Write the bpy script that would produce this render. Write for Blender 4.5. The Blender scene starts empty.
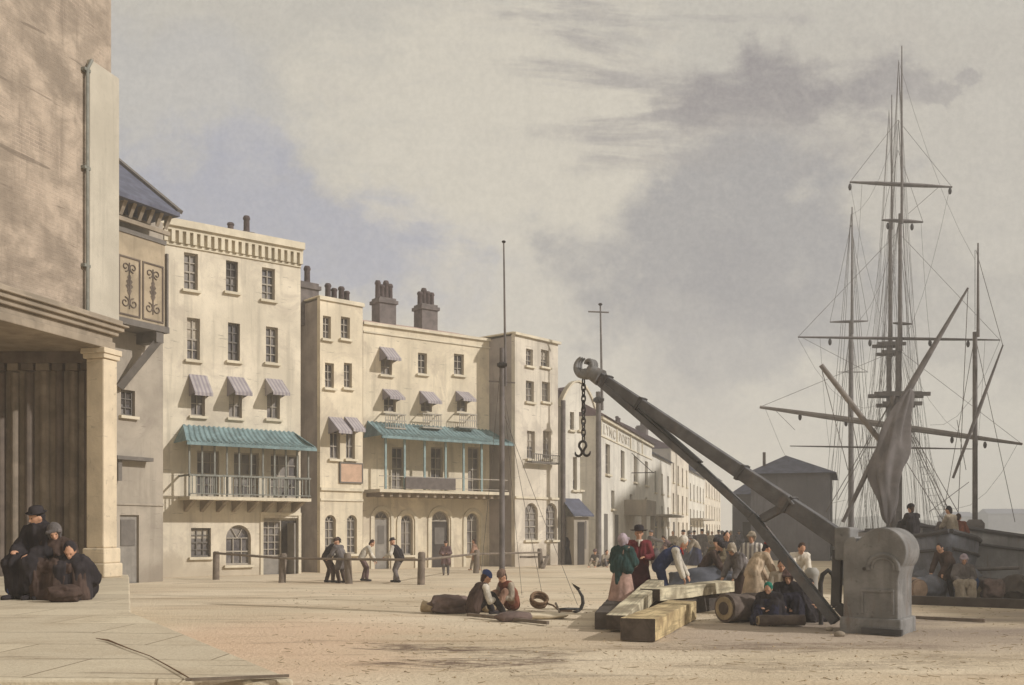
import bpy, bmesh, math, random
from mathutils import Vector, Matrix, noise
R = math.radians
V = Vector
SC = bpy.context.scene
COL = SC.collection
random.seed(7)

def S(r, g, b):
    f = lambda c: (c/255/12.92) if c <= 10.3 else ((c/255+0.055)/1.055)**2.4
    return (f(r), f(g), f(b))

# ------------------------------------------------------------ camera
EYE, FPX, HOR = 1.75, 1000.0, 530.0
cam = bpy.data.cameras.new('camera')
cam_o = bpy.data.objects.new('camera', cam); COL.objects.link(cam_o)
cam_o.location = (0, 0, EYE); cam_o.rotation_euler = (R(90), 0, 0)
cam.sensor_width = 36; cam.lens = 36*FPX/1024
cam.shift_y = (HOR-342.5)/1024
cam.clip_end = 6000; cam.clip_start = 0.05
SC.camera = cam_o

# ------------------------------------------------------------ sky, sun, exposure
TO_SUN = V((0.88, -0.30, 0.54)).normalized()
SUN_EL = math.asin(TO_SUN.z); SUN_AZ = math.atan2(TO_SUN.x, TO_SUN.y)
SKY_GAIN = .98
SUN_STRENGTH = 3.0
HAZE = .0023
SC.view_settings.view_transform = 'Standard'
SC.view_settings.look = 'None'
SC.view_settings.exposure = 0.13
SC.view_settings.gamma = 1
SC.cycles.use_denoising = True
SC.cycles.max_bounces = 5; SC.cycles.diffuse_bounces = 3; SC.cycles.volume_bounces = 1
SC.cycles.volume_step_rate = 4

sun = bpy.data.lights.new('sun', 'SUN'); sun.energy = SUN_STRENGTH; sun.angle = R(1.2); sun.color = (1.0, 0.965, 0.925)
sun_o = bpy.data.objects.new('sun', sun); COL.objects.link(sun_o)
sun_o.rotation_euler = TO_SUN.to_track_quat('Z', 'Y').to_euler()

world = bpy.data.worlds.new('World'); SC.world = world; world.use_nodes = True
NT = world.node_tree; NT.nodes.clear()
class NG:
    """small node-graph helper"""
    def __init__(s, nt): s.t = nt
    def n(s, typ, **kw):
        nd = s.t.nodes.new(typ)
        for k, v in kw.items(): setattr(nd, k, v)
        return nd
    def link(s, a, b): s.t.links.new(a, b)
    def put(s, sock, v):
        if hasattr(v, 'links') or isinstance(v, bpy.types.NodeSocket): s.t.links.new(v, sock)
        else: sock.default_value = v
    def math(s, op, a, b=None, c=None, clamp=False):
        nd = s.n('ShaderNodeMath', operation=op, use_clamp=clamp)
        for i, v in enumerate((a, b, c)):
            if v is not None: s.put(nd.inputs[i], v)
        return nd.outputs[0]
    def mix(s, f, a, b, blend='MIX'):
        nd = s.n('ShaderNodeMix', data_type='RGBA', blend_type=blend, clamp_factor=True)
        s.put(nd.inputs[0], f)
        for sock, v in ((nd.inputs[6], a), (nd.inputs[7], b)):
            s.put(sock, v if isinstance(v, bpy.types.NodeSocket) else (*v[:3], 1))
        return nd.outputs[2]
    def noise(s, vec, scale, detail=4, rough=.55, dist=0):
        nd = s.n('ShaderNodeTexNoise'); s.put(nd.inputs['Vector'], vec)
        nd.inputs['Scale'].default_value = scale; nd.inputs['Detail'].default_value = detail
        nd.inputs['Roughness'].default_value = rough; nd.inputs['Distortion'].default_value = dist
        return nd.outputs['Fac']
    def ramp(s, f, lo, hi):
        nd = s.n('ShaderNodeMapRange', clamp=True, interpolation_type='SMOOTHSTEP'); s.put(nd.inputs[0], f)
        nd.inputs[1].default_value = lo; nd.inputs[2].default_value = hi
        return nd.outputs[0]
    def mapping(s, vec, loc=(0,0,0), rot=(0,0,0), scale=(1,1,1)):
        nd = s.n('ShaderNodeMapping'); s.put(nd.inputs[0], vec)
        nd.inputs[1].default_value = loc; nd.inputs[2].default_value = rot; nd.inputs[3].default_value = scale
        return nd.outputs[0]
    def xyz(s, x, y, z):
        nd = s.n('ShaderNodeCombineXYZ')
        for i, v in enumerate((x, y, z)): s.put(nd.inputs[i], v)
        return nd.outputs[0]

g = NG(NT)
tc = g.n('ShaderNodeTexCoord').outputs['Generated']
sp = g.n('ShaderNodeSeparateXYZ'); g.link(tc, sp.inputs[0])
ay = g.math('MAXIMUM', g.math('ABSOLUTE', sp.outputs[1]), 0.12)
su = g.math('DIVIDE', sp.outputs[0], ay); sv = g.math('DIVIDE', sp.outputs[2], ay)
suv = g.xyz(su, sv, 0.0)
wob = g.noise(suv, 5.0, 6, .62)
wob2 = g.noise(g.mapping(suv, loc=(3.3, 7.7, 0)), 5.0, 6, .62)
wuv = g.xyz(g.math('ADD', su, g.math('MULTIPLY', g.math('SUBTRACT', wob, .5), .34)),
            g.math('ADD', sv, g.math('MULTIPLY', g.math('SUBTRACT', wob2, .5), .28)), 0.0)
fb = g.math('SUBTRACT', g.noise(g.mapping(suv, loc=(1.3, .4, 0), scale=(1, 1.35, 1)), 5.5, 9, .60, .35), .5)
fb2 = g.math('SUBTRACT', g.noise(g.mapping(suv, loc=(4.3, 2.4, 0), rot=(0, 0, R(20)), scale=(1, 2.2, 1)), 8.0, 9, .62, .4), .5)
def blob(px, py, rx, ry, rot=0, lo=.2, hi=.55, amp=.9, nz=None):
    """cloud patch with torn edges, fixed in the sky around one direction"""
    m = g.n('ShaderNodeMapping', vector_type='TEXTURE')
    g.link(wuv, m.inputs[0])
    m.inputs[1].default_value = ((px-512)/FPX, (HOR-py)/FPX, 0)
    m.inputs[2].default_value = (0, 0, R(rot)); m.inputs[3].default_value = (rx/FPX, ry/FPX, 1)
    gr = g.n('ShaderNodeTexGradient', gradient_type='SPHERICAL'); g.link(m.outputs[0], gr.inputs[0])
    core = g.ramp(gr.outputs[1], 0.0, .25)
    return g.math('MULTIPLY', core, g.ramp(g.math('ADD', gr.outputs[1], g.math('MULTIPLY', nz or fb, amp*1.6)), lo, hi))
strk = g.noise(g.mapping(suv, rot=(0, 0, R(24)), scale=(2.2, 11, 1)), 1.6, 6, .6, .4)
mot = g.noise(suv, 9.0, 7, .65, .3)
col = g.mix(g.ramp(sv, 0.0, .5), S(212, 204, 188), S(194, 188, 175))
def lay(col, f, amt, c):
    return g.mix(g.math('MULTIPLY', f, amt), col, c)
col = lay(col, blob(960, 200, 330, 330), .45, S(188, 180, 167))
col = lay(col, blob(170, 110, 210, 150, 0, .1, .6), .5, S(178, 177, 178))
col = lay(col, blob(270, 235, 330, 115, -8, .12, .55), .85, S(158, 161, 178))
col = lay(col, blob(560, 150, 340, 190, -20, .05, .5, .9, fb2), .75, S(218, 209, 190))
col = lay(col, blob(560, 300, 240, 120, 0, .15, .6, .9, fb2), .5, S(210, 202, 187))
col = lay(col, blob(740, 262, 240, 160, 0, .12, .50), .95, S(150, 147, 147))
col = lay(col, blob(720, 300, 110, 90, 0, .2, .55, .9, fb2), .6, S(138, 135, 138))
col = lay(col, blob(690, 370, 130, 110, 0, .2, .7), .5, S(170, 165, 161))
col = lay(col, blob(930, 310, 190, 100, 0, .2, .6), .55, S(168, 162, 154))
st = g.ramp(strk, .47, .62)
col = lay(col, g.math('MULTIPLY', blob(690, 80, 340, 130, -16, .1, .5, .6), st), .85, S(156, 149, 145))
col = lay(col, blob(780, 98, 190, 70, -12, .12, .75, 1.1, fb2), .95, S(136, 129, 129))
col = lay(col, blob(940, 130, 50, 25, -10, .2, .5, 1.0, fb2), .6, S(150, 143, 140))
col = lay(col, g.ramp(fb2, .02, .22), .30, S(176, 170, 162))
col = lay(col, g.ramp(fb, .02, .2), .22, S(216, 209, 195))
blot = g.noise(suv, 34.0, 6, .72, .6)
col = g.mix(g.math('MULTIPLY', g.ramp(blot, .46, .62), .10), col, S(166, 160, 152))
col = g.mix(g.math('MULTIPLY', g.ramp(blot, .48, .34), .10), col, S(222, 214, 198))
grain = g.noise(suv, 150.0, 4, .75)
col = g.mix(.14, col, g.mix(g.ramp(grain, .35, .65), S(160, 152, 140), S(220, 212, 198)))
sky = g.n('ShaderNodeTexSky', sky_type='NISHITA', sun_disc=False, sun_elevation=SUN_EL, sun_rotation=SUN_AZ)
air = g.mix(1.0, sky.outputs[0], (.10, .10, .10), 'MULTIPLY')
col = g.mix(.10, col, air)
bg = g.n('ShaderNodeBackground'); g.link(col, bg.inputs[0]); bg.inputs[1].default_value = SKY_GAIN
out = g.n('ShaderNodeOutputWorld'); g.link(bg.outputs[0], out.inputs[0])

# ------------------------------------------------------------ materials
MATS = {}
def mat(name, rgb, rough=.85, var=.18, scale=1.2, bump=.15, bscale=25, streak=0, metal=0, rgb2=None, spots=0, spec=.3, grain=0, dash=0, rust=0):
    """mottled, weathered surface: two tones, optional run-down stains and specks"""
    if name in MATS: return MATS[name]
    m = bpy.data.materials.new(name); m.use_nodes = True; t = m.node_tree
    h = NG(t); b = t.nodes['Principled BSDF']
    pos = h.n('ShaderNodeNewGeometry').outputs['Position']
    c1 = tuple(min(1, x*(1+var)) for x in rgb); c2 = rgb2 or tuple(x*(1-var) for x in rgb)
    n1 = h.noise(pos, scale, 6, .6, .3)
    c = h.mix(h.ramp(n1, .36, .66), c2, c1)
    n2 = h.noise(pos, bscale*.5, 4, .6)
    c = h.mix(h.math('MULTIPLY', h.ramp(n2, .55, .75), .25), c, tuple(x*.6 for x in rgb))
    if streak:
        n3 = h.noise(h.mapping(pos, scale=(2.2, 2.2, .16)), 1.6, 5, .6)
        c = h.mix(h.math('MULTIPLY', h.ramp(n3, .5, .72), streak), c, tuple(x*.5 for x in rgb))
    if grain:
        ob = h.n('ShaderNodeTexCoord').outputs['Object']
        n5 = h.noise(h.mapping(ob, scale=(.5, 9, 9)), 2.2, 6, .65, .3)
        c = h.mix(h.math('MULTIPLY', h.ramp(n5, .48, .66), grain), c, tuple(x*.35 for x in rgb))
    if dash:
        n6 = h.noise(h.mapping(pos, loc=(3, 1, 5), scale=(.9, .9, 7)), 1.7, 3, .55, .3)
        c = h.mix(h.math('MULTIPLY', h.ramp(n6, .665, .70), dash), c, tuple(x*.55 for x in rgb))
        n7 = h.noise(h.mapping(pos, loc=(9, 4, 1)), .55, 7, .68, .8)
        c = h.mix(h.math('MULTIPLY', h.ramp(n7, .48, .66), dash*.8), c, (rgb[0]*.66, rgb[1]*.64, rgb[2]*.66))
        sz_ = h.n('ShaderNodeSeparateXYZ'); h.link(pos, sz_.inputs[0])
        damp = h.math('SUBTRACT', h.math('MULTIPLY', n7, 2.4), sz_.outputs[2])
        c = h.mix(h.math('MULTIPLY', h.ramp(damp, 0.1, 1.0), dash*.9), c, (rgb[0]*.60, rgb[1]*.57, rgb[2]*.54))
    if rust:
        n8 = h.noise(h.mapping(pos, loc=(6, 2, 8), scale=(2.4, 2.4, .5)), 1.7, 7, .7, .5)
        c = h.mix(h.math('MULTIPLY', h.ramp(n8, .54, .68), rust), c, S(112, 92, 78))
        n9 = h.noise(pos, 13, 5, .7)
        c = h.mix(h.math('MULTIPLY', h.ramp(n9, .62, .68), rust*.8), c, S(92, 84, 78))
    if spots:
        n4 = h.noise(pos, 7, 2, .5)
        c = h.mix(h.math('MULTIPLY', h.ramp(n4, .66, .70), spots), c, tuple(x*.4 for x in rgb))
    h.link(c, b.inputs['Base Color'])
    b.inputs['Roughness'].default_value = rough; b.inputs['Metallic'].default_value = metal
    b.inputs['Specular IOR Level'].default_value = spec
    if bump:
        bp = h.n('ShaderNodeBump'); bp.inputs['Strength'].default_value = bump; bp.inputs['Distance'].default_value = .02
        h.link(h.noise(pos, bscale, 5, .6), bp.inputs['Height']); h.link(bp.outputs[0], b.inputs['Normal'])
    MATS[name] = m
    return m

def ground_mat():
    m = bpy.data.materials.new('trodden_sand'); m.use_nodes = True; t = m.node_tree; h = NG(t); b = t.nodes['Principled BSDF']
    pos = h.n('ShaderNodeNewGeometry').outputs['Position']
    sx = h.n('ShaderNodeSeparateXYZ'); h.link(pos, sx.inputs[0])
    big = h.noise(h.mapping(pos, scale=(.5, 1, 1)), .35, 5, .6, .5)
    c = h.mix(h.ramp(big, .35, .68), S(214, 198, 172), S(236, 221, 196))
    pk = h.noise(h.mapping(pos, loc=(7, 2, 0), scale=(.35, .8, 1)), .5, 4, .6)
    c = h.mix(h.math('MULTIPLY', h.ramp(pk, .45, .7), .5), c, S(214, 190, 160))
    stain = h.noise(h.mapping(pos, loc=(1.7, 4.1, 0), scale=(.22, 1.5, 1)), 1.0, 7, .68, .5)
    c = h.mix(h.math('MULTIPLY', h.ramp(stain, .50, .70), .62), c, S(158, 138, 114))
    rut = h.noise(h.mapping(pos, loc=(2.3, .6, 0), scale=(.30, 2.6, 1)), 1.3, 7, .7, .9)
    c = h.mix(h.math('MULTIPLY', h.ramp(rut, .60, .70), .65), c, S(128, 108, 92))
    sp_ = h.noise(pos, 9, 3, .6)
    c = h.mix(h.math('MULTIPLY', h.ramp(sp_, .63, .72), .45), c, S(126, 108, 90))
    fine = h.noise(pos, 42, 4, .7)
    c = h.mix(h.math('MULTIPLY', h.ramp(fine, .4, .75), .35), c, S(150, 130, 104))
    iso = h.noise(h.mapping(pos, loc=(8, 3, 0), scale=(.55, 1.3, 1)), 1.1, 8, .66, .6); iso2 = h.noise(h.mapping(pos, loc=(2, 5, 0), scale=(.7, 1.8, 1)), 3.2, 8, .72, .8)
    def mud(px, py, rx, ry, amt, lo=.05, hi=.55):
        Y = EYE*FPX/(py-HOR); X = (px-512)/FPX*Y
        wv = h.n('ShaderNodeVectorMath', operation='ADD'); h.link(pos, wv.inputs[0])
        h.link(h.xyz(h.math('MULTIPLY', h.math('SUBTRACT', stain, .5), 4.0), h.math('MULTIPLY', h.math('SUBTRACT', iso, .5), 3.4), 0.0), wv.inputs[1])
        mp = h.n('ShaderNodeMapping', vector_type='TEXTURE'); h.link(wv.outputs[0], mp.inputs[0]); mp.inputs[1].default_value = (X, Y, 0); mp.inputs[3].default_value = (rx, ry, 5)
        gr = h.n('ShaderNodeTexGradient', gradient_type='SPHERICAL'); h.link(mp.outputs[0], gr.inputs[0])
        return h.math('MULTIPLY', h.ramp(gr.outputs[1], lo, hi), h.math('MULTIPLY', h.ramp(iso2, .36, .58), amt))
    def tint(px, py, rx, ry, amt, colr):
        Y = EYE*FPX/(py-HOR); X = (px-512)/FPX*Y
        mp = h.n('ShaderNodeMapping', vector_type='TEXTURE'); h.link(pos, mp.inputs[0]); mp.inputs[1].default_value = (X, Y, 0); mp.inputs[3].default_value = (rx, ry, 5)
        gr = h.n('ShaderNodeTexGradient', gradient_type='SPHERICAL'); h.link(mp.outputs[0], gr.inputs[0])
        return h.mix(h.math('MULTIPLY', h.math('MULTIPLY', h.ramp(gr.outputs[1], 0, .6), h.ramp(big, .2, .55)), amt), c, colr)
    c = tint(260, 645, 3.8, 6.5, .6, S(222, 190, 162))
    c = tint(860, 634, 7, 3.6, .7, S(172, 156, 142)); c = tint(980, 620, 6, 5, .8, S(140, 126, 116))  # shade band by the crane and right quay painted as darker ground
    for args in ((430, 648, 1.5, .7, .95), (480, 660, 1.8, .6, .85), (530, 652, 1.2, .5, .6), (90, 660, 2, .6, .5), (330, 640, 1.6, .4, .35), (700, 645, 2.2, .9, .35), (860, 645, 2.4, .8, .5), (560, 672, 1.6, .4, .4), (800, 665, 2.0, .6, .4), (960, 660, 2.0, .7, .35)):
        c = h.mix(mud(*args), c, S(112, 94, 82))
    h.link(c, b.inputs['Base Color']); b.inputs['Roughness'].default_value = .95; b.inputs['Specular IOR Level'].default_value = .1
    bp = h.n('ShaderNodeBump'); bp.inputs['Strength'].default_value = .8; bp.inputs['Distance'].default_value = .06
    hh = h.math('ADD', h.noise(pos, 14, 6, .65), h.math('MULTIPLY', rut, -.9))
    h.link(hh, bp.inputs['Height']); h.link(bp.outputs[0], b.inputs['Normal'])
    return m

def flag_mat():
    m = bpy.data.materials.new('flagstone'); m.use_nodes = True; t = m.node_tree; h = NG(t); b = t.nodes['Principled BSDF']
    pos = h.n('ShaderNodeNewGeometry').outputs['Position']
    w = h.noise(pos, 1.6, 4, .6)
    br = h.n('ShaderNodeTexBrick'); h.link(h.mapping(h.xyz(0, 0, 0), loc=(0, 0, 0)), br.inputs[0])
    mp = h.mapping(pos, rot=(0, 0, R(4)))
    vv = h.n('ShaderNodeVectorMath', operation='ADD'); h.link(mp, vv.inputs[0]); h.link(h.xyz(0.0, h.math('MULTIPLY', w, .18), 0.0), vv.inputs[1])
    h.link(vv.outputs[0], br.inputs['Vector'])
    br.inputs['Scale'].default_value = 1.0; br.inputs['Brick Width'].default_value = 1.9; br.inputs['Row Height'].default_value = .95
    br.inputs['Mortar Size'].default_value = .014; br.inputs['Mortar Smooth'].default_value = .6
    br.inputs['Color1'].default_value = (*S(212, 200, 176), 1); br.inputs['Color2'].default_value = (*S(198, 186, 164), 1); br.inputs['Mortar'].default_value = (*S(150, 136, 116), 1)
    c = br.outputs['Color']
    n1 = h.noise(pos, .8, 6, .62, .5); c = h.mix(h.math('MULTIPLY', h.ramp(n1, .42, .7), .55), c, S(176, 160, 136))
    rut = h.noise(h.mapping(pos, loc=(5.3, .2, 0), scale=(.35, 3.2, 1)), 1.5, 7, .7, .8)
    c = h.mix(h.math('MULTIPLY', h.ramp(rut, .58, .68), .6), c, S(128, 114, 98))
    f = h.noise(pos, 38, 4, .7); c = h.mix(h.math('MULTIPLY', h.ramp(f, .5, .75), .35), c, S(140, 126, 106))
    h.link(c, b.inputs['Base Color']); b.inputs['Roughness'].default_value = .92; b.inputs['Specular IOR Level'].default_value = .15
    bp = h.n('ShaderNodeBump'); bp.inputs['Strength'].default_value = .5; bp.inputs['Distance'].default_value = .03
    h.link(h.math('ADD', h.noise(pos, 16, 6, .65), h.math('MULTIPLY', br.outputs['Fac'], -1.2)), bp.inputs['Height']); h.link(bp.outputs[0], b.inputs['Normal'])
    return m

def brick_mat(name, ca, cb, plaster, amt, bw=.23, bh=.075):
    """old wall: worn plaster with courses of brick showing through in patches"""
    m = bpy.data.materials.new(name); m.use_nodes = True; t = m.node_tree; h = NG(t); b = t.nodes['Principled BSDF']
    tc_ = h.n('ShaderNodeTexCoord').outputs['Object']; s_ = h.n('ShaderNodeSeparateXYZ'); h.link(tc_, s_.inputs[0])
    v = h.xyz(h.math('ADD', s_.outputs[0], s_.outputs[1]), s_.outputs[2], 0.0)
    br = h.n('ShaderNodeTexBrick'); h.link(v, br.inputs['Vector']); br.inputs['Scale'].default_value = 1
    br.inputs['Brick Width'].default_value = bw; br.inputs['Row Height'].default_value = bh; br.inputs['Mortar Size'].default_value = .009
    br.inputs['Color1'].default_value = (*ca, 1); br.inputs['Color2'].default_value = (*cb, 1); br.inputs['Mortar'].default_value = (*[x*1.25 for x in ca], 1)
    n0 = h.noise(tc_, .55, 6, .65, .6); n1 = h.noise(tc_, 2.2, 5, .6, .4)
    pl = h.mix(h.ramp(n1, .36, .64), tuple(x*.66 for x in plaster), plaster)
    pl = h.mix(h.math('MULTIPLY', h.ramp(h.noise(h.mapping(tc_, loc=(4, 9, 2), rot=(0, R(30), 0), scale=(.7, .7, 1.6)), .42, 6, .66, .6), .46, .62), .75), pl, tuple(x*.45 for x in plaster))
    c = h.mix(h.math('MULTIPLY', h.ramp(n0, .33, .50), amt), br.outputs['Color'], pl)
    n3 = h.noise(h.mapping(tc_, scale=(1.6, 1.6, .2)), 1.4, 6, .65)
    c = h.mix(h.math('MULTIPLY', h.ramp(n3, .5, .7), .55), c, tuple(x*.42 for x in ca))
    n4 = h.noise(h.mapping(tc_, rot=(0, R(24), 0), scale=(.35, .35, 3.2)), 1.5, 3, .5, .6)
    c = h.mix(h.math('MULTIPLY', h.ramp(n4, .655, .69), .6), c, tuple(x*.4 for x in ca))
    h.link(c, b.inputs['Base Color']); b.inputs['Roughness'].default_value = .92; b.inputs['Specular IOR Level'].default_value = .15
    bp = h.n('ShaderNodeBump'); bp.inputs['Strength'].default_value = .6; bp.inputs['Distance'].default_value = .03
    h.link(h.math('ADD', h.noise(tc_, 9, 6, .7), h.math('MULTIPLY', br.outputs['Fac'], -.5)), bp.inputs['Height']); h.link(bp.outputs[0], b.inputs['Normal'])
    return m

def stripe_mat(name, a, c2, freq):
    m = bpy.data.materials.new(name); m.use_nodes = True; t = m.node_tree; h = NG(t); b = t.nodes['Principled BSDF']
    tc_ = h.n('ShaderNodeTexCoord').outputs['Object']; s_ = h.n('ShaderNodeSeparateXYZ'); h.link(tc_, s_.inputs[0])
    w = h.math('SINE', h.math('MULTIPLY', s_.outputs[0], freq))
    c = h.mix(h.ramp(w, -.3, .3), a, c2)
    c = h.mix(h.math('MULTIPLY', h.ramp(h.noise(tc_, 3, 4), .4, .7), .35), c, tuple(x*.6 for x in a))
    h.link(c, b.inputs['Base Color']); b.inputs['Roughness'].default_value = .9
    return m

def glass_mat():
    m = bpy.data.materials.new('old_window_glass'); m.use_nodes = True; t = m.node_tree; h = NG(t); b = t.nodes['Principled BSDF']
    pos = h.n('ShaderNodeNewGeometry').outputs['Position']
    n = h.noise(h.mapping(pos, scale=(1, 1, .7)), 1.1, 4, .6)
    h.link(h.mix(h.ramp(n, .35, .62), S(84, 80, 82), S(142, 135, 128)), b.inputs['Base Color'])
    b.inputs['Roughness'].default_value = .28; b.inputs['Specular IOR Level'].default_value = .35
    bp = h.n('ShaderNodeBump'); bp.inputs['Strength'].default_value = .15; h.link(h.noise(pos, 4, 2), bp.inputs['Height']); h.link(bp.outputs[0], b.inputs['Normal'])
    return m

def water_mat():
    m = bpy.data.materials.new('harbour_water'); m.use_nodes = True; t = m.node_tree; h = NG(t); b = t.nodes['Principled BSDF']
    pos = h.n('ShaderNodeNewGeometry').outputs['Position']
    b.inputs['Base Color'].default_value = (*S(110, 110, 104), 1); b.inputs['Roughness'].default_value = .12
    bp = h.n('ShaderNodeBump'); bp.inputs['Strength'].default_value = .5; bp.inputs['Distance'].default_value = .1
    h.link(h.noise(h.mapping(pos, scale=(1, 1.8, 1)), 1.8, 5, .6), bp.inputs['Height']); h.link(bp.outputs[0], b.inputs['Normal'])
    return m

CREAM = mat('cream_stucco', S(220, 209, 188), dash=.75, streak=.45, var=.13, scale=.5, bump=.25, bscale=12)
CREAM_B = mat('warm_cream_stucco', S(222, 209, 184), dash=.78, streak=.45, var=.13, scale=.5, bump=.25, bscale=12)
CREAM_C = mat('pale_stucco', S(214, 204, 187), dash=.78, streak=.45, var=.13, scale=.5, bump=.25, bscale=12)
CREAM_D = mat('faded_stucco', S(216, 210, 197), dash=.5, streak=.4, var=.12, scale=.4, bump=.2, bscale=10)
TRIM = mat('stone_trim', S(216, 205, 182), streak=.2, var=.10, scale=1.5)
GREYREN = mat('grey_and_shade_render', S(166, 156, 142), dash=.6, streak=.35, var=.14, scale=.6)  # plain grey; on the oriel house wall it stands in for shade
GREYSIDE = mat('painted_shade_side_wall', S(158, 148, 142), streak=.5, var=.2, scale=.7)  # shade of the left-facing sides put into a darker wall colour
SLATE = mat('slate', S(96, 98, 112), streak=.3, var=.18, scale=2)
MAUVE = mat('tile_mauve', S(128, 112, 116), streak=.3, var=.14, scale=2)
PINKROOF = mat('old_tile_pink', S(186, 160, 148), var=.14, scale=2)
TEAL = mat('teal_paint', S(124, 146, 148), rough=.8, streak=.6, rust=.25, var=.18, scale=2.5)
TEALF = mat('teal_iron', S(140, 160, 160), rough=.6, var=.14, scale=4)
IRONG = mat('grey_painted_iron', S(128, 128, 120), rough=.6, var=.15, scale=5)
FRAME = mat('window_paint', S(168, 159, 146), rough=.7, var=.1, scale=4)
FRAMED = mat('dark_window_paint', S(110, 104, 98), rough=.7, var=.1, scale=4)
DARKIN = mat('dark_interior', S(70, 64, 60), var=.2)
DOORW = mat('grey_door_paint', S(140, 134, 126), rough=.7, streak=.3, var=.12, scale=3)
CHIM = mat('chimney_brick', S(110, 102, 99), streak=.3, var=.2, scale=3, bump=.4)
POT = mat('sooty_clay', S(86, 74, 72), var=.25, scale=6)
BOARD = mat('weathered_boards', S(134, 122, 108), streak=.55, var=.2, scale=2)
BOARDD = mat('dark_oak_batten', S(106, 95, 86), streak=.5, var=.2, scale=2)  # darker brown oak, alternating with the paler boards
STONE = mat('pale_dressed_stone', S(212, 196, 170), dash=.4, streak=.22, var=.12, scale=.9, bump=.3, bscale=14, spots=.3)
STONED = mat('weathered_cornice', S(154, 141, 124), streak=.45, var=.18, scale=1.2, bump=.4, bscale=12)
CRANE = mat('crane_grey_iron', S(126, 124, 122), rough=.85, streak=.5, var=.2, scale=2.2, bump=.6, bscale=14, rust=.5, spots=.4)
CRANEW = mat('crane_timber', S(98, 97, 98), rough=.85, streak=.3, var=.2, scale=2.5, bump=.5, rust=.45)
CRANED = mat('crane_dark_iron', S(74, 72, 72), rough=.6, var=.2, scale=4)
IRON = mat('black_iron', S(58, 54, 52), rough=.55, var=.3, scale=8)
TIMBER = mat('fresh_sawn_timber', S(204, 194, 166), var=.2, scale=2.2, rgb2=S(146, 134, 112), spots=.5, grain=.75, bump=.4)
TIMBERY = mat('yellow_pine', S(198, 178, 136), var=.16, scale=2.4, rgb2=S(150, 130, 98), spots=.4, grain=.6)
TIMBERD = mat('tarred_timber', S(78, 70, 64), var=.25, scale=2, bump=.4)
LOG = mat('rough_bark', S(96, 84, 76), var=.3, scale=4, bump=.6)
POSTW = mat('grey_post_wood', S(120, 108, 96), var=.2, scale=4, streak=.4)
SPAR = mat('spar_wood', S(112, 106, 103), var=.2, scale=3)
SPARL = mat('pale_spar_wood', S(138, 130, 124), var=.15, scale=2)
ROPE = mat('tarred_rope', S(104, 97, 92), var=.2, scale=8)
ROPEB = mat('hemp_rope', S(120, 96, 74), var=.25, scale=14)
SAILC = mat('grey_sailcloth', S(116, 110, 108), var=.2, scale=1.2, streak=.5)
HULLG = mat('grey_hull', S(136, 134, 134), var=.2, scale=1.4, streak=.6, rust=.35, bump=.4)
HULLB = mat('blue_grey_hull', S(112, 114, 122), var=.25, scale=1.6, streak=.6, rust=.4, bump=.4)
HULLD = mat('dark_hull', S(84, 82, 84), var=.2, scale=1.4)
WHOUSE = mat('grey_warehouse', S(118, 116, 120), var=.16, scale=.6, streak=.45)
SKIN = mat('skin', S(196, 150, 122), rough=.6, var=.1, scale=8, bump=0)
STRAW = mat('sacking', S(160, 142, 114), var=.2, scale=6, bump=.4)
SACKD = mat('dark_sacking', S(104, 88, 82), var=.25, scale=5, bump=.4)
GLASS = glass_mat()
AWN = stripe_mat('striped_canvas', S(148, 140, 146), S(178, 170, 168), 42.0)
STRIPE = stripe_mat('striped_cotton', S(206, 198, 186), S(120, 114, 112), 60.0)
CLOTH = {}
def cloth(r, gg, b, var=.22):
    k = (r, gg, b)
    if k not in CLOTH: CLOTH[k] = mat('cloth_%02x%02x%02x' % k, S(*k), rough=.95, var=var*1.25, scale=4, bump=.25, bscale=30, spec=.1)
    return CLOTH[k]

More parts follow.
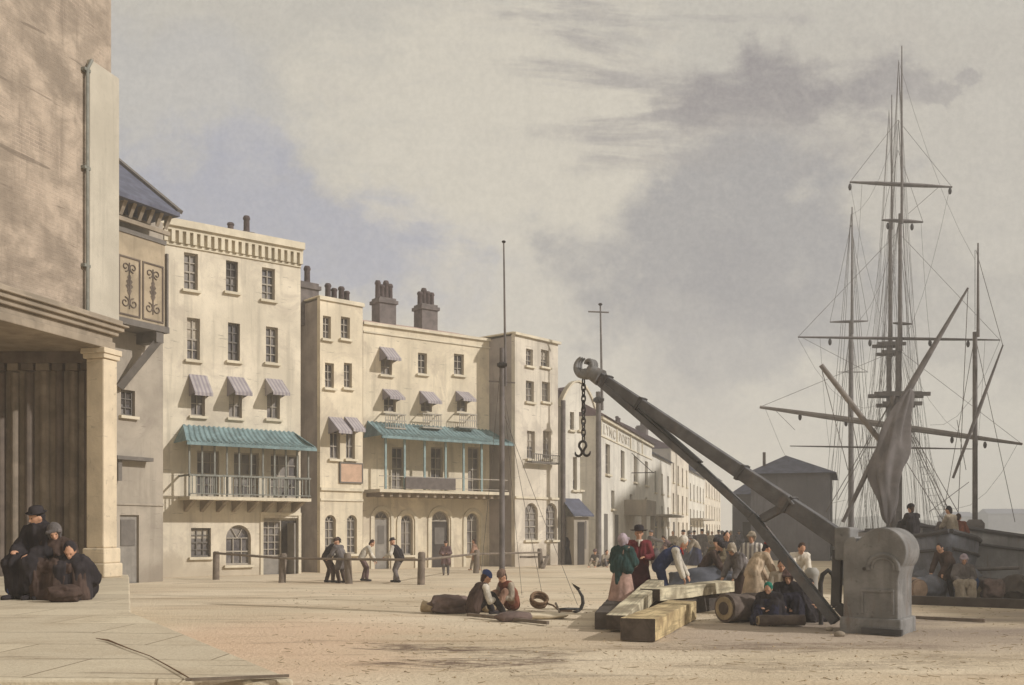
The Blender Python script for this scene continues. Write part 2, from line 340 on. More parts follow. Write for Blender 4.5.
# ------------------------------------------------------------ mesh helpers
class MB:
    def __init__(s): s.v = []; s.f = []
    def add(s, vs, fs):
        o = len(s.v); s.v += [tuple(v) for v in vs]; s.f += [tuple(i+o for i in f) for f in fs]; return s
    def box(s, x0, x1, y0, y1, z0, z1):
        return s.add([(x0,y0,z0),(x1,y0,z0),(x1,y1,z0),(x0,y1,z0),(x0,y0,z1),(x1,y0,z1),(x1,y1,z1),(x0,y1,z1)],
                     [(0,3,2,1),(4,5,6,7),(0,1,5,4),(1,2,6,5),(2,3,7,6),(3,0,4,7)])
    def beam(s, p, q, w, h, up=V((0,0,1)), w2=None, h2=None):
        p, q = V(p), V(q); d = (q-p).normalized(); a = d.cross(up)
        if a.length < 1e-4: a = d.cross(V((0,1,0)))
        a.normalize(); b = a.cross(d).normalized(); vs = []
        for c, ww, hh in ((p, w, h), (q, w2 or w, h2 or h)):
            for i, j in ((-1,-1),(1,-1),(1,1),(-1,1)): vs.append(c + a*(i*ww/2) + b*(j*hh/2))
        return s.add(vs, [(0,1,2,3),(7,6,5,4),(0,4,5,1),(1,5,6,2),(2,6,7,3),(3,7,4,0)])
    def tube(s, pts, rad, n=8, cap=True):
        pts = [V(p) for p in pts]; k = len(pts)
        rs = list(rad) if isinstance(rad, (list, tuple)) else [rad]*k
        vs = []; fs = []; prev = None
        for i, p in enumerate(pts):
            d = (pts[min(i+1, k-1)] - pts[max(i-1, 0)])
            d = d.normalized() if d.length > 1e-9 else V((0,0,1))
            if prev is None:
                a = d.cross(V((0,0,1)));
                if a.length < 1e-3: a = d.cross(V((0,1,0)))
            else: a = prev - d*prev.dot(d)
            if a.length < 1e-6: a = d.orthogonal()
            a.normalize(); prev = a; b = d.cross(a)
            for j in range(n):
                t = 2*math.pi*j/n; vs.append(p + (a*math.cos(t) + b*math.sin(t))*rs[i])
        for i in range(k-1):
            for j in range(n):
                fs.append((i*n+j, i*n+(j+1)%n, (i+1)*n+(j+1)%n, (i+1)*n+j))
        if cap: fs += [tuple(range(n-1, -1, -1)), tuple(range((k-1)*n, k*n))]
        return s.add(vs, fs)
    def lathe(s, prof, n=16, c=(0,0,0), M=None):
        vs = []; fs = []; k = len(prof)
        for r, z in prof:
            for j in range(n):
                t = 2*math.pi*j/n; p = V((r*math.cos(t), r*math.sin(t), z))
                if M: p = M @ p
                vs.append(p + V(c))
        for i in range(k-1):
            for j in range(n): fs.append((i*n+j, i*n+(j+1)%n, (i+1)*n+(j+1)%n, (i+1)*n+j))
        fs += [tuple(range(n-1, -1, -1)), tuple(range((k-1)*n, k*n))]
        return s.add(vs, fs)
    def prism(s, poly, y0, y1):
        """polygon given in (x, z), extruded along y"""
        n = len(poly); vs = [(x, y0, z) for x, z in poly] + [(x, y1, z) for x, z in poly]
        return s.add(vs, [tuple(range(n)), tuple(range(2*n-1, n-1, -1))] + [(i, i+n, (i+1)%n+n, (i+1)%n) for i in range(n)])
    def prismz(s, poly, z0, z1):
        n = len(poly); vs = [(x, y, z0) for x, y in poly] + [(x, y, z1) for x, y in poly]
        return s.add(vs, [tuple(range(n-1, -1, -1)), tuple(range(n, 2*n))] + [(i, (i+1)%n, (i+1)%n+n, i+n) for i in range(n)])
    def caps(s, p, q, r0, r1, n=10):
        """tapered capsule"""
        p, q = V(p), V(q); d = q-p; L = d.length
        d = d/L if L > 1e-6 else V((0,0,1)); pts = []; rs = []
        for a in (-90, -60, -30): pts.append(p + d*(r0*math.sin(R(a)))); rs.append(max(.002, r0*math.cos(R(a))))
        pts += [p, q]; rs += [r0, r1]
        for a in (30, 60, 90): pts.append(q + d*(r1*math.sin(R(a)))); rs.append(max(.002, r1*math.cos(R(a))))
        return s.tube(pts, rs, n)
    def ell(s, c, rx, ry, rz, n=12, M=None):
        prof = [(max(.003, math.cos(R(a))), math.sin(R(a))) for a in range(-90, 91, 15)]
        T = Matrix.Diagonal((rx, ry, rz)); T = (M.to_3x3() @ T) if M else T
        return s.lathe(prof, n, c, T)
    def mesh(s, name):
        me = bpy.data.meshes.new(name); me.from_pydata(s.v, [], s.f); me.update()
        bm = bmesh.new(); bm.from_mesh(me); bmesh.ops.recalc_face_normals(bm, faces=bm.faces); bm.to_mesh(me); bm.free()
        return me
    def build(s, name, m, parent=None, smooth=False, bevel=0, seg=2):
        me = s.mesh(name); me.materials.append(m)
        o = bpy.data.objects.new(name, me); COL.objects.link(o)
        if parent: o.parent = parent
        if smooth:
            for p in me.polygons: p.use_smooth = True
            if hasattr(me, 'set_sharp_from_angle'): me.set_sharp_from_angle(angle=R(50))
        if bevel:
            b = o.modifiers.new('edge', 'BEVEL'); b.width = bevel; b.segments = seg; b.limit_method = 'ANGLE'
        return o

def rough_up(o, amp, freq, seed=0):
    for v in o.data.vertices:
        p = v.co*freq + V((seed, seed*.7, 0)); v.co += noise.noise_vector(p)*amp

def tag(o, label, cat, group=None):
    o['label'] = label; o['category'] = cat
    if group: o['group'] = group
    return o
def thing(name, label, cat, loc=(0,0,0), rz=0, group=None):
    o = bpy.data.objects.new(name, None); COL.objects.link(o); o.location = loc; o.rotation_euler = (0,0,rz)
    return tag(o, label, cat, group)
def struct(o): o['kind'] = 'structure'; return o
def kids(o): return [c for c in bpy.data.objects if c.parent == o]
def copy_tree(o, parent=None):
    c = o.copy(); COL.objects.link(c)
    if parent: c.parent = parent
    for ch in kids(o): copy_tree(ch, c)
    return c
def W(px, py, Y): return V(((px-512)/FPX*Y, Y, EYE + (HOR-py)/FPX*Y))
def G(px, py, z=0): return W(px, py, (EYE-z)*FPX/(py-HOR))

class Fac:
    """a facade line on the ground from A to B (left to right as seen from the quay); local X along it, local Y inwards"""
    def __init__(s, A, B, z0=0):
        s.A = V((A[0], A[1])); s.B = V((B[0], B[1])); d = s.B - s.A; s.L = d.length; s.u = d/s.L
        s.n = V((s.u.y, -s.u.x)); s.rz = math.atan2(s.u.y, s.u.x); s.z0 = z0
    def sz(s, px, py, d=0):
        r = V(((px-512)/FPX, 1)); a = s.A + s.n*d
        t = a.dot(s.n)/r.dot(s.n)
        return ((r*t - s.A).dot(s.u), EYE + t*(HOR-py)/FPX - s.z0)
    def rect(s, x0, x1, y0, y1, d=0):
        xm, ym = (x0+x1)/2, (y0+y1)/2
        a, b = s.sz(x0, ym, d)[0], s.sz(x1, ym, d)[0]
        return (a, b, s.sz(xm, y1, d)[1], s.sz(xm, y0, d)[1])
    def root(s, name, label, cat, group=None):
        return thing(name, label, cat, (s.A.x, s.A.y, s.z0), s.rz, group)

def wall_panel(mb, s0, s1, z0, z1, holes, y=0, dep=.22):
    """front skin with real openings (a,b,c,d[,arch]) and their reveals"""
    xs = sorted({s0, s1, *[h[0] for h in holes], *[h[1] for h in holes]})
    zs = sorted({z0, z1, *[h[2] for h in holes], *[h[3] for h in holes]})
    for i in range(len(xs)-1):
        for j in range(len(zs)-1):
            cx, cz = (xs[i]+xs[i+1])/2, (zs[j]+zs[j+1])/2
            if any(h[0] < cx < h[1] and h[2] < cz < h[3] for h in holes): continue
            mb.add([(xs[i],y,zs[j]),(xs[i+1],y,zs[j]),(xs[i+1],y,zs[j+1]),(xs[i],y,zs[j+1])], [(0,1,2,3)])
    for h in holes:
        a, b, c, d = h[:4]; arch = len(h) > 4 and h[4]
        if not arch:
            loop = [(a,c),(b,c),(b,d),(a,d)]
        else:
            r = (b-a)/2; zc = d-r; cx = (a+b)/2
            arc = [(cx + r*math.cos(R(t)), zc + r*math.sin(R(t))) for t in range(0, 181, 15)]
            loop = [(a,c),(b,c)] + arc
            for k in range(len(arc)-1):
                p, q = arc[k], arc[k+1]
                mb.add([(p[0],y,p[1]),(q[0],y,q[1]),(q[0],y,d),(p[0],y,d)], [(0,1,2,3)])
        n = len(loop)
        mb.add([(x,y,z) for x,z in loop] + [(x,y+dep,z) for x,z in loop], [(k,(k+1)%n,(k+1)%n+n,k+n) for k in range(n)])
    for x in (s0, s1): mb.add([(x,y,z0),(x,y+dep,z0),(x,y+dep,z1),(x,y,z1)], [(0,1,2,3)])
    for z in (z0, z1): mb.add([(s0,y,z),(s1,y,z),(s1,y+dep,z),(s0,y+dep,z)], [(0,1,2,3)])

RW = random.Random(11)
BLIND = mat('linen_blind', S(178, 168, 152), var=.15, scale=3)
def window(root, r, cols=2, rows=3, arch=False, sill=True, fm=None, y=.12, bar=.035, kind='window', gm=None):
    a, b, c, d = r[:4]; fm = fm or FRAME; e = .004; a += e; b -= e; c += e; d -= e
    mb = MB(); rr = (b-a)/2; top = d-rr if arch else d
    mb.box(a, a+bar*1.4, y, y+.07, c, top); mb.box(b-bar*1.4, b, y, y+.07, c, top); mb.box(a+bar*1.4, b-bar*1.4, y, y+.07, c, c+bar*1.8)
    if arch:
        cx = (a+b)/2
        pts = [V((cx+(rr-bar*.7)*math.cos(R(t)), y+.035, top+(rr-bar*.7)*math.sin(R(t)))) for t in range(0, 181, 15)]
        for p, q in zip(pts, pts[1:]): mb.beam(p, q, .07, bar*1.4, up=V((0,1,0)).cross(q-p))
        mb.box(a+bar, b-bar, y+.006, y+.06, top-bar*.5, top+bar*.5)
        for t in (60, 120): mb.beam((cx, y+.03, top), (cx+rr*.95*math.cos(R(t)), y+.03, top+rr*.95*math.sin(R(t))), .03, bar*.7, up=V((0,1,0)))
    else: mb.box(a+bar*1.4, b-bar*1.4, y, y+.07, d-bar*1.8, d)
    for i in range(1, cols):
        x = a+(b-a)*i/cols; mb.box(x-bar/2, x+bar/2, y+.012, y+.05, c+bar, top)
    for j in range(1, rows):
        z = c+(top-c)*j/rows; w = bar*(1.0 if (rows % 2 or j != rows//2) else 1.6); mb.box(a+bar, b-bar, y+.015, y+.055, z-w/2, z+w/2)
    f = mb.build(kind, fm, root)
    p = MB()
    if arch:
        cx = (a+b)/2
        poly = [(a,c),(b,c)] + [(cx+rr*math.cos(R(t)), top+rr*math.sin(R(t))) for t in range(0, 181, 15)]
        p.prism(poly, y+.075, y+.085)
    else: p.box(a, b, y+.075, y+.085, c, d)
    p.build('pane', gm or GLASS, f)
    q = RW.random()
    if q < .55 and not arch and kind == 'window':
        drop = (d-c)*(.18+.5*RW.random()); MB().box(a+bar*1.45, b-bar*1.45, y+.060, y+.072, d-bar*1.9-drop, d-bar*1.9).build('blind', BLIND if q < .35 else DARKIN, f)
    if sill: MB().box(a-.09, b+.09, -.13, .03, c-.10, c-.005).build('sill', TRIM, f)
    return f

def awning(root, r, name='awning', m=None):
    """small canvas blind hood over a window: sloping top with closed cheeks"""
    a, b, c, d = r; out = .62+.22*RW.random(); c -= .16*(RW.random()-.4); a -= .08; b += .08
    mb = MB(); t = .015
    vs = [(a,-.004,d),(b,-.004,d),(b,-out,c+.1),(a,-out,c+.1),(a,-.004,c),(b,-.004,c),(a,-out,c-.02),(b,-out,c-.02)]
    mb.add(vs, [(0,1,2,3),(0,3,4),(1,5,2),(3,2,7,6)])
    o = mb.build(name, m or AWN, root)
    so = o.modifiers.new('thick', 'SOLIDIFY'); so.thickness = t
    return o
# ============================================================ ground, quay, water
GROUND = ground_mat()
QX = lambda y: 9.6 + (y-23.4)*.27
def gz(x, y):
    if y > 22.5 or y < 3: return 0.0
    f = min(1, (22.5-y)/3, (y-3)/3)
    return f*(-.012 + .018*noise.noise(V((x*.5, y*1.3, 1))) + .012*noise.noise(V((x*1.7, y*3.1, 4))))
def grid(mb, ys, xfun):
    o = len(mb.v); n = None
    for y in ys:
        row = xfun(y); n = len(row)
        for x in row: mb.v.append((x, y, gz(x, y)))
    for i in range(len(ys)-1):
        for j in range(n-1): mb.f.append((o+i*n+j, o+i*n+j+1, o+(i+1)*n+j+1, o+(i+1)*n+j))
mb = MB()
fy = [-40, -15, 0, 3] + [3+.22*i for i in range(1, 88)] + [22.5, 23.4]
grid(mb, fy, lambda y: [-420, -60, -16] + [-8+.25*i for i in range(0, 77)] + [14, 20, 45, 420])
grid(mb, [23.4, 26, 30, 36, 44, 60, 90, 140, 240, 430], lambda y: [-420, -100, -30, -10, 0, 5, QX(y)])
gr = mb.build('ground', GROUND, None, smooth=True); struct(gr)

mb = MB(); mb.add([(-800,-100,-2.2),(800,-100,-2.2),(800,900,-2.2),(-800,900,-2.2)], [(0,1,2,3)])
struct(mb.build('water', water_mat()))
QW = mat('quay_stone', S(120, 112, 104), streak=.5, var=.2, scale=1.5, bump=.5)
mb = MB()
mb.add([(QX(23.4),23.4,-.004),(QX(430),430,-.004),(QX(430),430,-3.5),(QX(23.4),23.4,-3.5)], [(0,1,2,3)])
mb.add([(QX(23.4),23.4,-.004),(420,23.4,-.004),(420,23.4,-3.5),(QX(23.4),23.4,-3.5)], [(0,3,2,1)])
struct(mb.build('quay_wall', QW))

# far bank of the harbour
SHORE = mat('far_shore', S(128, 126, 118), var=.12, scale=.02, bump=0)
mb = MB(); xs = [110 + 14*i for i in range(0, 34)]
top = [3.2 + 2.2*noise.noise(V((x*.03, 2, 0))) + 1.1*noise.noise(V((x*.11, 5, 0))) for x in xs]
for i, x in enumerate(xs):
    for yy, zz in ((330, -2.3), (334, .8), (350, top[i]), (420, top[i]*1.5+1)): mb.v.append((x, yy, zz))
for i in range(len(xs)-1):
    for j in range(3): mb.f.append((i*4+j, (i+1)*4+j, (i+1)*4+j+1, i*4+j+1))
struct(mb.build('hills', SHORE, None, smooth=True))

# raised flagged pavement in the near left corner
PH = .75
P_EDGE = [(-1.50, 6.75), (-4.70, 12.2), (-8.28, 21.5), (-8.66, 22.4), (-14.0, 26.0), (-40, 26.0), (-40, 6.75)]
FLAG = flag_mat()
mb = MB(); mb.prismz(P_EDGE, -.4, PH-.13)
mb.prismz([(-1.46, 6.70), (-4.66, 12.22), (-8.24, 21.52), (-8.62, 22.45), (-14.0, 26.05), (-40.05, 26.05), (-40.05, 6.70)], PH-.13, PH)
struct(mb.build('pavement', FLAG, None, bevel=.02))

# ============================================================ near left building: old merchant's house over a boarded loggia
FF = Fac((-8.52 - .27*16, 21.3 - .96*16), (-8.52, 21.3), PH)
UPPER = brick_mat('worn_brick_and_plaster', S(170, 154, 138), S(156, 142, 128), S(192, 175, 157), .93)
ro = FF.root('corner_house', 'tall brown brick corner house with dark boarded ground floor on the raised pavement', 'house')
zb, zt = 5.58-PH, 6.12-PH
TOP = 16.5
MB().box(0, FF.L-.03, 0, 9, zt, TOP).build('upper_wall', UPPER, ro)
mb = MB()
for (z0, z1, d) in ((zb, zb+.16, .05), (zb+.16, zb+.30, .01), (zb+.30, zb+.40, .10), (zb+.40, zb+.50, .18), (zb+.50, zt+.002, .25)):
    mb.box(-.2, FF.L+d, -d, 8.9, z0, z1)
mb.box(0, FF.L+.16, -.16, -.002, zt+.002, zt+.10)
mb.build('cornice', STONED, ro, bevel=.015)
# plastered strip at the corner of the upper wall with its downpipe
s0 = FF.sz(90, 200, .08)[0]; ztop = FF.sz(104, 68, .08)[1]
o = MB().box(s0, FF.L+.14, -.08, .5, zt+.1, ztop).build('corner_strip', mat('pale_plaster_strip', S(190, 182, 166), streak=.4, var=.12, scale=.6), ro, bevel=.02)
mb = MB(); mb.tube([(s0-.09, -.09, zt+.1), (s0-.09, -.09, ztop-.25), (s0+.03, -.10, ztop-.02)], .035, 8)
for z in (zt+1, zt+3, zt+5): mb.box(s0-.18, s0, -.1, .01, z, z+.06)
mb.build('downpipe', IRONG, ro, smooth=True)
# end pier
pier = MB(); pw = .44
PO = .10; pier.box(FF.L-pw+PO, FF.L+PO, -.06, -.06+pw, .62, zb-.22)
pb = pier.build('pier', STONE, ro, bevel=.03)
mb = MB(); mb.box(FF.L-pw+PO-.08, FF.L+PO+.08, -.14, -.06+pw+.1, 0, .30); mb.box(FF.L-pw+PO-.05, FF.L+PO+.05, -.11, -.06+pw+.06, .30, .62)
mb.build('plinth', STONE, pb, bevel=.03)
mb = MB(); mb.box(FF.L-pw+PO-.04, FF.L+PO+.04, -.10, -.06+pw+.05, zb-.22, zb-.12); mb.box(FF.L-pw+PO-.07, FF.L+PO+.07, -.13, -.06+pw+.09, zb-.12, zb-.002)
mb.build('capital', STONE, pb, bevel=.015)
pier = MB().box(0, pw, .03, .03+pw, .0, zb-.002); pier.build('pier', STONE, ro, bevel=.03)
# boarded back of the loggia: tall boards with cover battens, square to the view along the quay
cE = V((-8.93, 21.62)); loc = lambda x, y: ((V((x, y))-FF.A).dot(FF.u), -((V((x, y))-FF.A).dot(FF.n)))
def fbox(mb, x0, x1, y0, y1, z0, z1):
    ps = [loc(x, y) for x, y in ((x0,y0),(x1,y0),(x1,y1),(x0,y1))]
    mb.prismz(ps, z0, z1)
mb = MB(); fbox(mb, -13.6, -8.85, 21.62, 21.9, 0, zb-.003); mb.build('boarding', BOARD, ro)
x = -13.4; k = 0
while x < -8.95:
    mb = MB(); ps = []
    w = .20 + .03*math.sin(k*2.1)
    c0 = x+w/2; pl = [(c0 + w*.5*math.cos(R(a)), 21.62 - .13*max(0, math.sin(R(a)))) for a in range(0, 181, 30)]
    mb.prismz([loc(*p) for p in pl], .0, zb-.42 - .02*math.sin(k)); 
    fbox(mb, x-.03, x+w+.03, 21.46, 21.62, zb-.40, zb-.25)
    mb.build('batten_or_shade', BOARDD if k % 2 else BOARD, ro, bevel=.008); x += w+.12; k += 1
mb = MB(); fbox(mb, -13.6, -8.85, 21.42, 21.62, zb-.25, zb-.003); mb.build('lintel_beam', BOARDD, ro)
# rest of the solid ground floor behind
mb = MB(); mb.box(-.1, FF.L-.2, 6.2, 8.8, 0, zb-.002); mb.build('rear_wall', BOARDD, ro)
mb = MB(); fbox(mb, -13.8, -13.6, 20, 22.4, 0, zb-.003); mb.build('side_wall', STONED, ro)

# ============================================================ narrow house with the carved oriel
FH = Fac((-13.87, 30.5), (-11.90, 34.1))
ro = FH.root('oriel_house', 'narrow house painted shade-grey with a carved oriel and slate roof beside the cream hotel', 'house')
ho = []
w1 = FH.rect(121, 135, 390, 416); w2 = FH.rect(121, 139, 515, 552)
w1 = (w1[0], min(w1[1], FH.L-.5), w1[2], w1[3])
d0 = FH.sz(120, 515)[0]; d1 = FH.sz(139, 515)[0]
zoT = FH.sz(150, 240, .9)[1]; zoB = FH.sz(150, 330, .9)[1]
zE = FH.sz(178, 212, 1.35)[1]
mb = MB(); wall_panel(mb, 0, FH.L, 0, zE, [w1, (d0, d1, 0, w2[3])])
mb.box(.001, FH.L-.001, .22, 6, 0.0, zE-.002); mb.build('wall', GREYREN, ro)
window(ro, w1, 2, 3, fm=FRAMED)
o = MB().box(d0, d1, .1, .17, 0, w2[3]).build('door', DOORW, ro)
MB().box(d0+.1, d1-.1, .07, .1, w2[3]*.55, w2[3]-.15).build('panel', FRAMED, o)
h = FH.sz(128, 457)
mb = MB(); mb.box(h[0]-.7, min(FH.L-.1, h[0]+.75), -.35, -.003, h[1]-.12, h[1]); mb.box(h[0]-.55, h[0]-.4, -.2, -.003, h[1]-.8, h[1]-.12); mb.build('door_hood', FRAMED, ro)
mb = MB(); zz = FH.sz(140, 503)[1]; mb.box(0, FH.L, -.05, -.002, zz-.08, zz); zz = FH.sz(140, 440)[1]; mb.build('string_course', GREYREN, ro)
sR = FH.sz(165, 285, .9)[0]; sL = FH.sz(116, 285, .9)[0]
mb = MB(); mb.box(sL, sR, -.9, -.003, zoB+.2, zoT); ori = mb.build('oriel', mat('oriel_board', S(172, 156, 132), streak=.5, var=.15, scale=1.5), ro)
mb = MB(); mb.box(sL-.05, sR+.1, -1.0, .01, zoB, zoB+.198); mb.box(sL, sR+.03, -.94, .01, zoT-.02, zoT+.12)
mb.box(sR, sR+.07, -.99, -.85, zoB+.2, zoT-.3); mb.build('oriel_frame', FRAMED, ori)
pw_ = (sR-sL-.25)/2
for k in range(2):
    a = sL+.08+k*(pw_+.09); b = a+pw_; mb = MB(); y = -.915; zl, zh = zoB+.3, zoT-.75
    mb.box(a, a+.05, -.93, -.901, zl, zh); mb.box(b-.05, b, -.93, -.901, zl, zh); mb.box(a+.05, b-.05, -.93, -.901, zl, zl+.05); mb.box(a+.05, b-.05, -.93, -.901, zh-.05, zh)
    cx, hh = (a+b)/2, zh-zl
    mb.tube([(cx, y, zl+.12*hh), (cx, y, zh-.1*hh)], .022, 6)
    for sg in (-1, 1):
        for (cz, rad, tw) in ((zl+.22*hh, .17, 1), (zl+.82*hh, .15, -1)):
            pts = []
            for q in range(22):
                t = q/21; ang = R(90*tw) + tw*sg*t*R(430); rr = rad*(1-.75*t)
                pts.append((cx + sg*rad*1.0 + rr*math.cos(ang), y, cz + rr*math.sin(ang)))
            mb.tube(pts, .020, 6)
    for q, wd in ((.40, .10), (.48, .15), (.56, .13), (.63, .08)):
        z = zl+q*hh; mb.add([(cx-wd, y, z+.05), (cx, y-.012, z-.12), (cx+wd, y, z+.05), (cx, y-.012, z+.16)], [(0,1,2,3)])
    mb.build('scroll_panel', mat('carved_dark', S(104, 92, 82), var=.2), ori)
# corbelled eaves and slate roof
mb = MB(); s = sL+.1
while s < sR:
    mb.add([(s,-.92,zE-.02),(s+.13,-.92,zE-.02),(s+.13,-1.25,zE-.02),(s,-1.25,zE-.02),(s,-.92,zE-.55),(s+.13,-.92,zE-.55),(s+.13,-1.1,zE-.25),(s,-1.1,zE-.25)],
           [(0,1,2,3),(4,7,6,5),(0,4,5,1),(3,2,6,7),(0,3,7,4),(1,5,6,2)]); s += .36
mb.box(sL, sR+.12, -1.02, -.9, zE-.75, zE-.62); mb.build('eaves_brackets', STONED, ro)
E1 = FH.sz(180, 212, 1.35)[0]
yR = 2.2; best = None
for i in range(400):
    s = E1 - i*.02; Pw = FH.A + FH.u*s - FH.n*yR
    px = 512 + Pw.x/Pw.y*FPX
    if px <= 114: best = (s, EYE + (HOR-152)/FPX*Pw.y); break
R1, zR = best
mb = MB(); e0 = -1.2; t = .14
rf = [(e0,-1.35,zE),(E1,-1.35,zE),(R1,yR,zR),(e0,yR,zR)]
bk = [(e0,yR*2+1.4,zE),(E1,yR*2+1.4,zE)]
mb.add(rf+bk, [(0,1,2,3),(3,2,5,4),(1,5,2),(0,3,4)])
mb.add([(x,y,z-t) for x,y,z in rf[:2]+bk], [(0,2,3,1)])
q = rf[:2]+[bk[1], bk[0]]
for i in range(4):
    a, b = q[i], q[(i+1)%4]; mb.add([a, b, (b[0],b[1],b[2]-t), (a[0],a[1],a[2]-t)], [(0,1,2,3)])
roof = mb.build('roof', SLATE, ro)
mb = MB(); mb.beam((E1,-1.35,zE+.03), (R1,yR,zR+.05), .22, .12); mb.build('hip_tile', FRAMED, roof)
mb = MB(); pA = FH.sz(119, 388, .02); zq = zoB
mb.beam((sR-.25, -.85, zq-.30), (pA[0], -.06, pA[1]), .22, .22); mb.box(sR-.4, sR-.1, -.95, -.003, zq-.35, zq-.003)
mb.build('brace', FRAMED, ro)

# ============================================================ cream hotel with teal-roofed balcony
def cornice(mb, L, ztop, h, d, dent, y0=0, s0=0.0):
    mb.box(s0-d, L+d*.25, -d, -.003, ztop-h*.28, ztop)
    mb.box(s0-d*.6, L+d*.15, -d*.6, -.003, ztop-h*.42, ztop-h*.28-.002)
    mb.box(s0, L, -.06, -.003, ztop-h, ztop-h*.9)
    s = s0+.05
    while s < L-.1: mb.box(s, s+dent*.5, -d*.62, -.003, ztop-h*.88, ztop-h*.42-.002); s += dent
def chimney(root, s, y, z0, w, dpt, h, npots, ph=.55, cap=True):
    mb = MB(); mb.box(s-w/2, s+w/2, y, y+dpt, z0-1.0, z0+h)
    if cap: mb.box(s-w/2-.08, s+w/2+.08, y-.08, y+dpt+.08, z0+h-.28, z0+h-.12)
    c = mb.build('chimney', CHIM, root)
    for i in range(npots):
        x = s - w/2 + w*(i+.5)/npots; hh = ph*(1+.15*math.sin(i*2.3+s))
        MB().lathe([(.13,0),(.12,hh*.75),(.15,hh*.8),(.15,hh*.88),(.11,hh)], 10, (x, y+dpt/2, z0+h-.002)).build('chimney_pot', POT, c, smooth=True)
    return c
def balcony_roof(root, s0, s1, zE, zR, d, m, back=0.0, skew=.35, name='balcony_roof'):
    mb = MB(); n = int((s1-s0)/.22); vs = []; fs = []
    for i in range(n*4+1):
        t = i/(n*4); se = s0 + (s1-s0)*t; sr = s0+skew + (s1-s0-2*skew)*t
        dz = .022*(1 if i % 4 < 2 else -1)
        for k in range(5):
            q = k/4; sag = -.16*math.sin(math.pi*q)
            vs.append((se+(sr-se)*q, -d*(1-q)-.004, zE+(zR-zE)*q+sag+dz))
    for i in range(n*4):
        for k in range(4): fs.append((i*5+k, (i+1)*5+k, (i+1)*5+k+1, i*5+k+1))
    mb.add(vs, fs)
    mb.add([(s0,-d,zE),(s0+skew,-.004,zR),(s0,-.004,zE)], [(0,1,2)]); mb.add([(s1,-d,zE),(s1,-.004,zE),(s1-skew,-.004,zR)], [(0,1,2)])
    o = mb.build(name, m, root); so = o.modifiers.new('thick', 'SOLIDIFY'); so.thickness = .03
    MB().box(s0-.02, s1+.02, -d-.06, -d+.02, zE-.14, zE-.03).build('fascia', m, o)
    return o

F1 = Fac((-12.9, 36.8), (-8.5, 40.2))
ro = F1.root('hotel', 'tall cream stucco hotel of four storeys with dentil cornice and teal balcony roof', 'hotel')
H1 = (F1.sz(163, 218)[1] + F1.sz(300, 247)[1])/2
holes = []; wins = []
for (x0, x1, y0, y1) in ((184,198,253,290),(226,238,261,292),(262,275,268,300),(187,200,318,360),(228,240,323,361),(266,278,327,363),
                         (191,205,378,416),(229,242,380,418),(267,280,382,419)):
    wins.append(F1.rect(x0, x1, y0, y1))
tall = [F1.rect(x0, x1, 450, 497) for x0, x1 in ((194,216),(231,256),(268,296))]
zf = 2.98; ze = 5.02
tall = [(a+.12, b+.12, zf+.05, 4.75) for a, b, c, d in tall]
gw = F1.rect(191, 211, 528, 557); ga = F1.rect(226, 251, 525, 566); gd = F1.rect(263, 298, 518, 570)
gd = (gd[0], gd[1], 0, gd[3]); ga = (ga[0], ga[1], .4, ga[3])
holes = wins + tall + [gw, (*ga, True), gd]
mb = MB(); wall_panel(mb, 0, F1.L, 0, H1, holes); mb.box(.001, F1.L-.001, .22, 9, 0, H1-.25); mb.build('wall', CREAM, ro)
mb = MB(); cornice(mb, F1.L, H1+.06, .95, .28, .27); mb.build('cornice', TRIM, ro)
for k, w in enumerate(wins): window(ro, w, 2, 4 if k < 6 else 3, fm=FRAMED if k in (1, 4) else FRAME)
for k in range(3):
    a, b, c, d = wins[6+k]; awning(ro, (a, b, d-.62, d+.12))
for t in tall: window(ro, t, 3, 4, sill=False, kind='french_window')
window(ro, gw, 3, 4, fm=FRAMED); window(ro, ga, 3, 2, arch=True)
m_ = gd[0] + (gd[1]-gd[0])*.55
window(ro, (gd[0], m_, .7, gd[3]-.1), 3, 5, sill=False, kind='shop_window')
MB().box(gd[0], m_, .1, .2, 0, .69).build('stall_riser', DOORW, ro)
o = MB().box(m_+.05, gd[1]-.02, .16, .2, .0, gd[3]-.1).build('doorway', DARKIN, ro)
MB().box(gd[1]-.4, gd[1]-.34, -.5, .15, 0.02, gd[3]-.2).build('door', DOORW, ro)
mb = MB(); mb.box(gd[0]-.12, gd[0]-.002, -.05, -.003, 0, gd[3]+.1); mb.box(gd[1]+.002, gd[1]+.12, -.05, -.003, 0, gd[3]+.1); mb.box(gd[0]-.12, gd[1]+.12, -.06, -.003, gd[3]+.1, gd[3]+.22); mb.build('door_surround', TRIM, ro)
bs0, bs1, bd = .62, F1.L-.12, 1.15
floor = MB().box(bs0, bs1, -bd-.05, -.003, zf-.12, zf).build('balcony_floor', TRIM, ro)
s = bs0+.2; mb = MB()
while s < bs1:
    mb.add([(s,-.003,zf-.125),(s+.14,-.003,zf-.125),(s+.14,-bd+.1,zf-.125),(s,-bd+.1,zf-.125),(s,-.003,zf-.55),(s+.14,-.003,zf-.55)], [(0,1,2,3),(0,3,4),(1,5,2),(3,2,5,4),(0,4,5,1)]); s += .62
mb.build('bracket', STONED, floor)
rail = MB(); rail.box(bs0, bs1, -bd-.03, -bd+.04, zf+.74, zf+.81); rail.box(bs0, bs1, -bd-.015, -bd+.03, zf+.08, zf+.12)
for sx in (bs0, bs1-.05): rail.box(sx, sx+.05, -bd+.04, -.003, zf+.74, zf+.81)
s = bs0+.1
while s < bs1-.05: rail.box(s, s+.035, -bd, -bd+.03, zf+.12, zf+.74); s += .15
rail.build('railing', IRONG, ro)
npost = 11
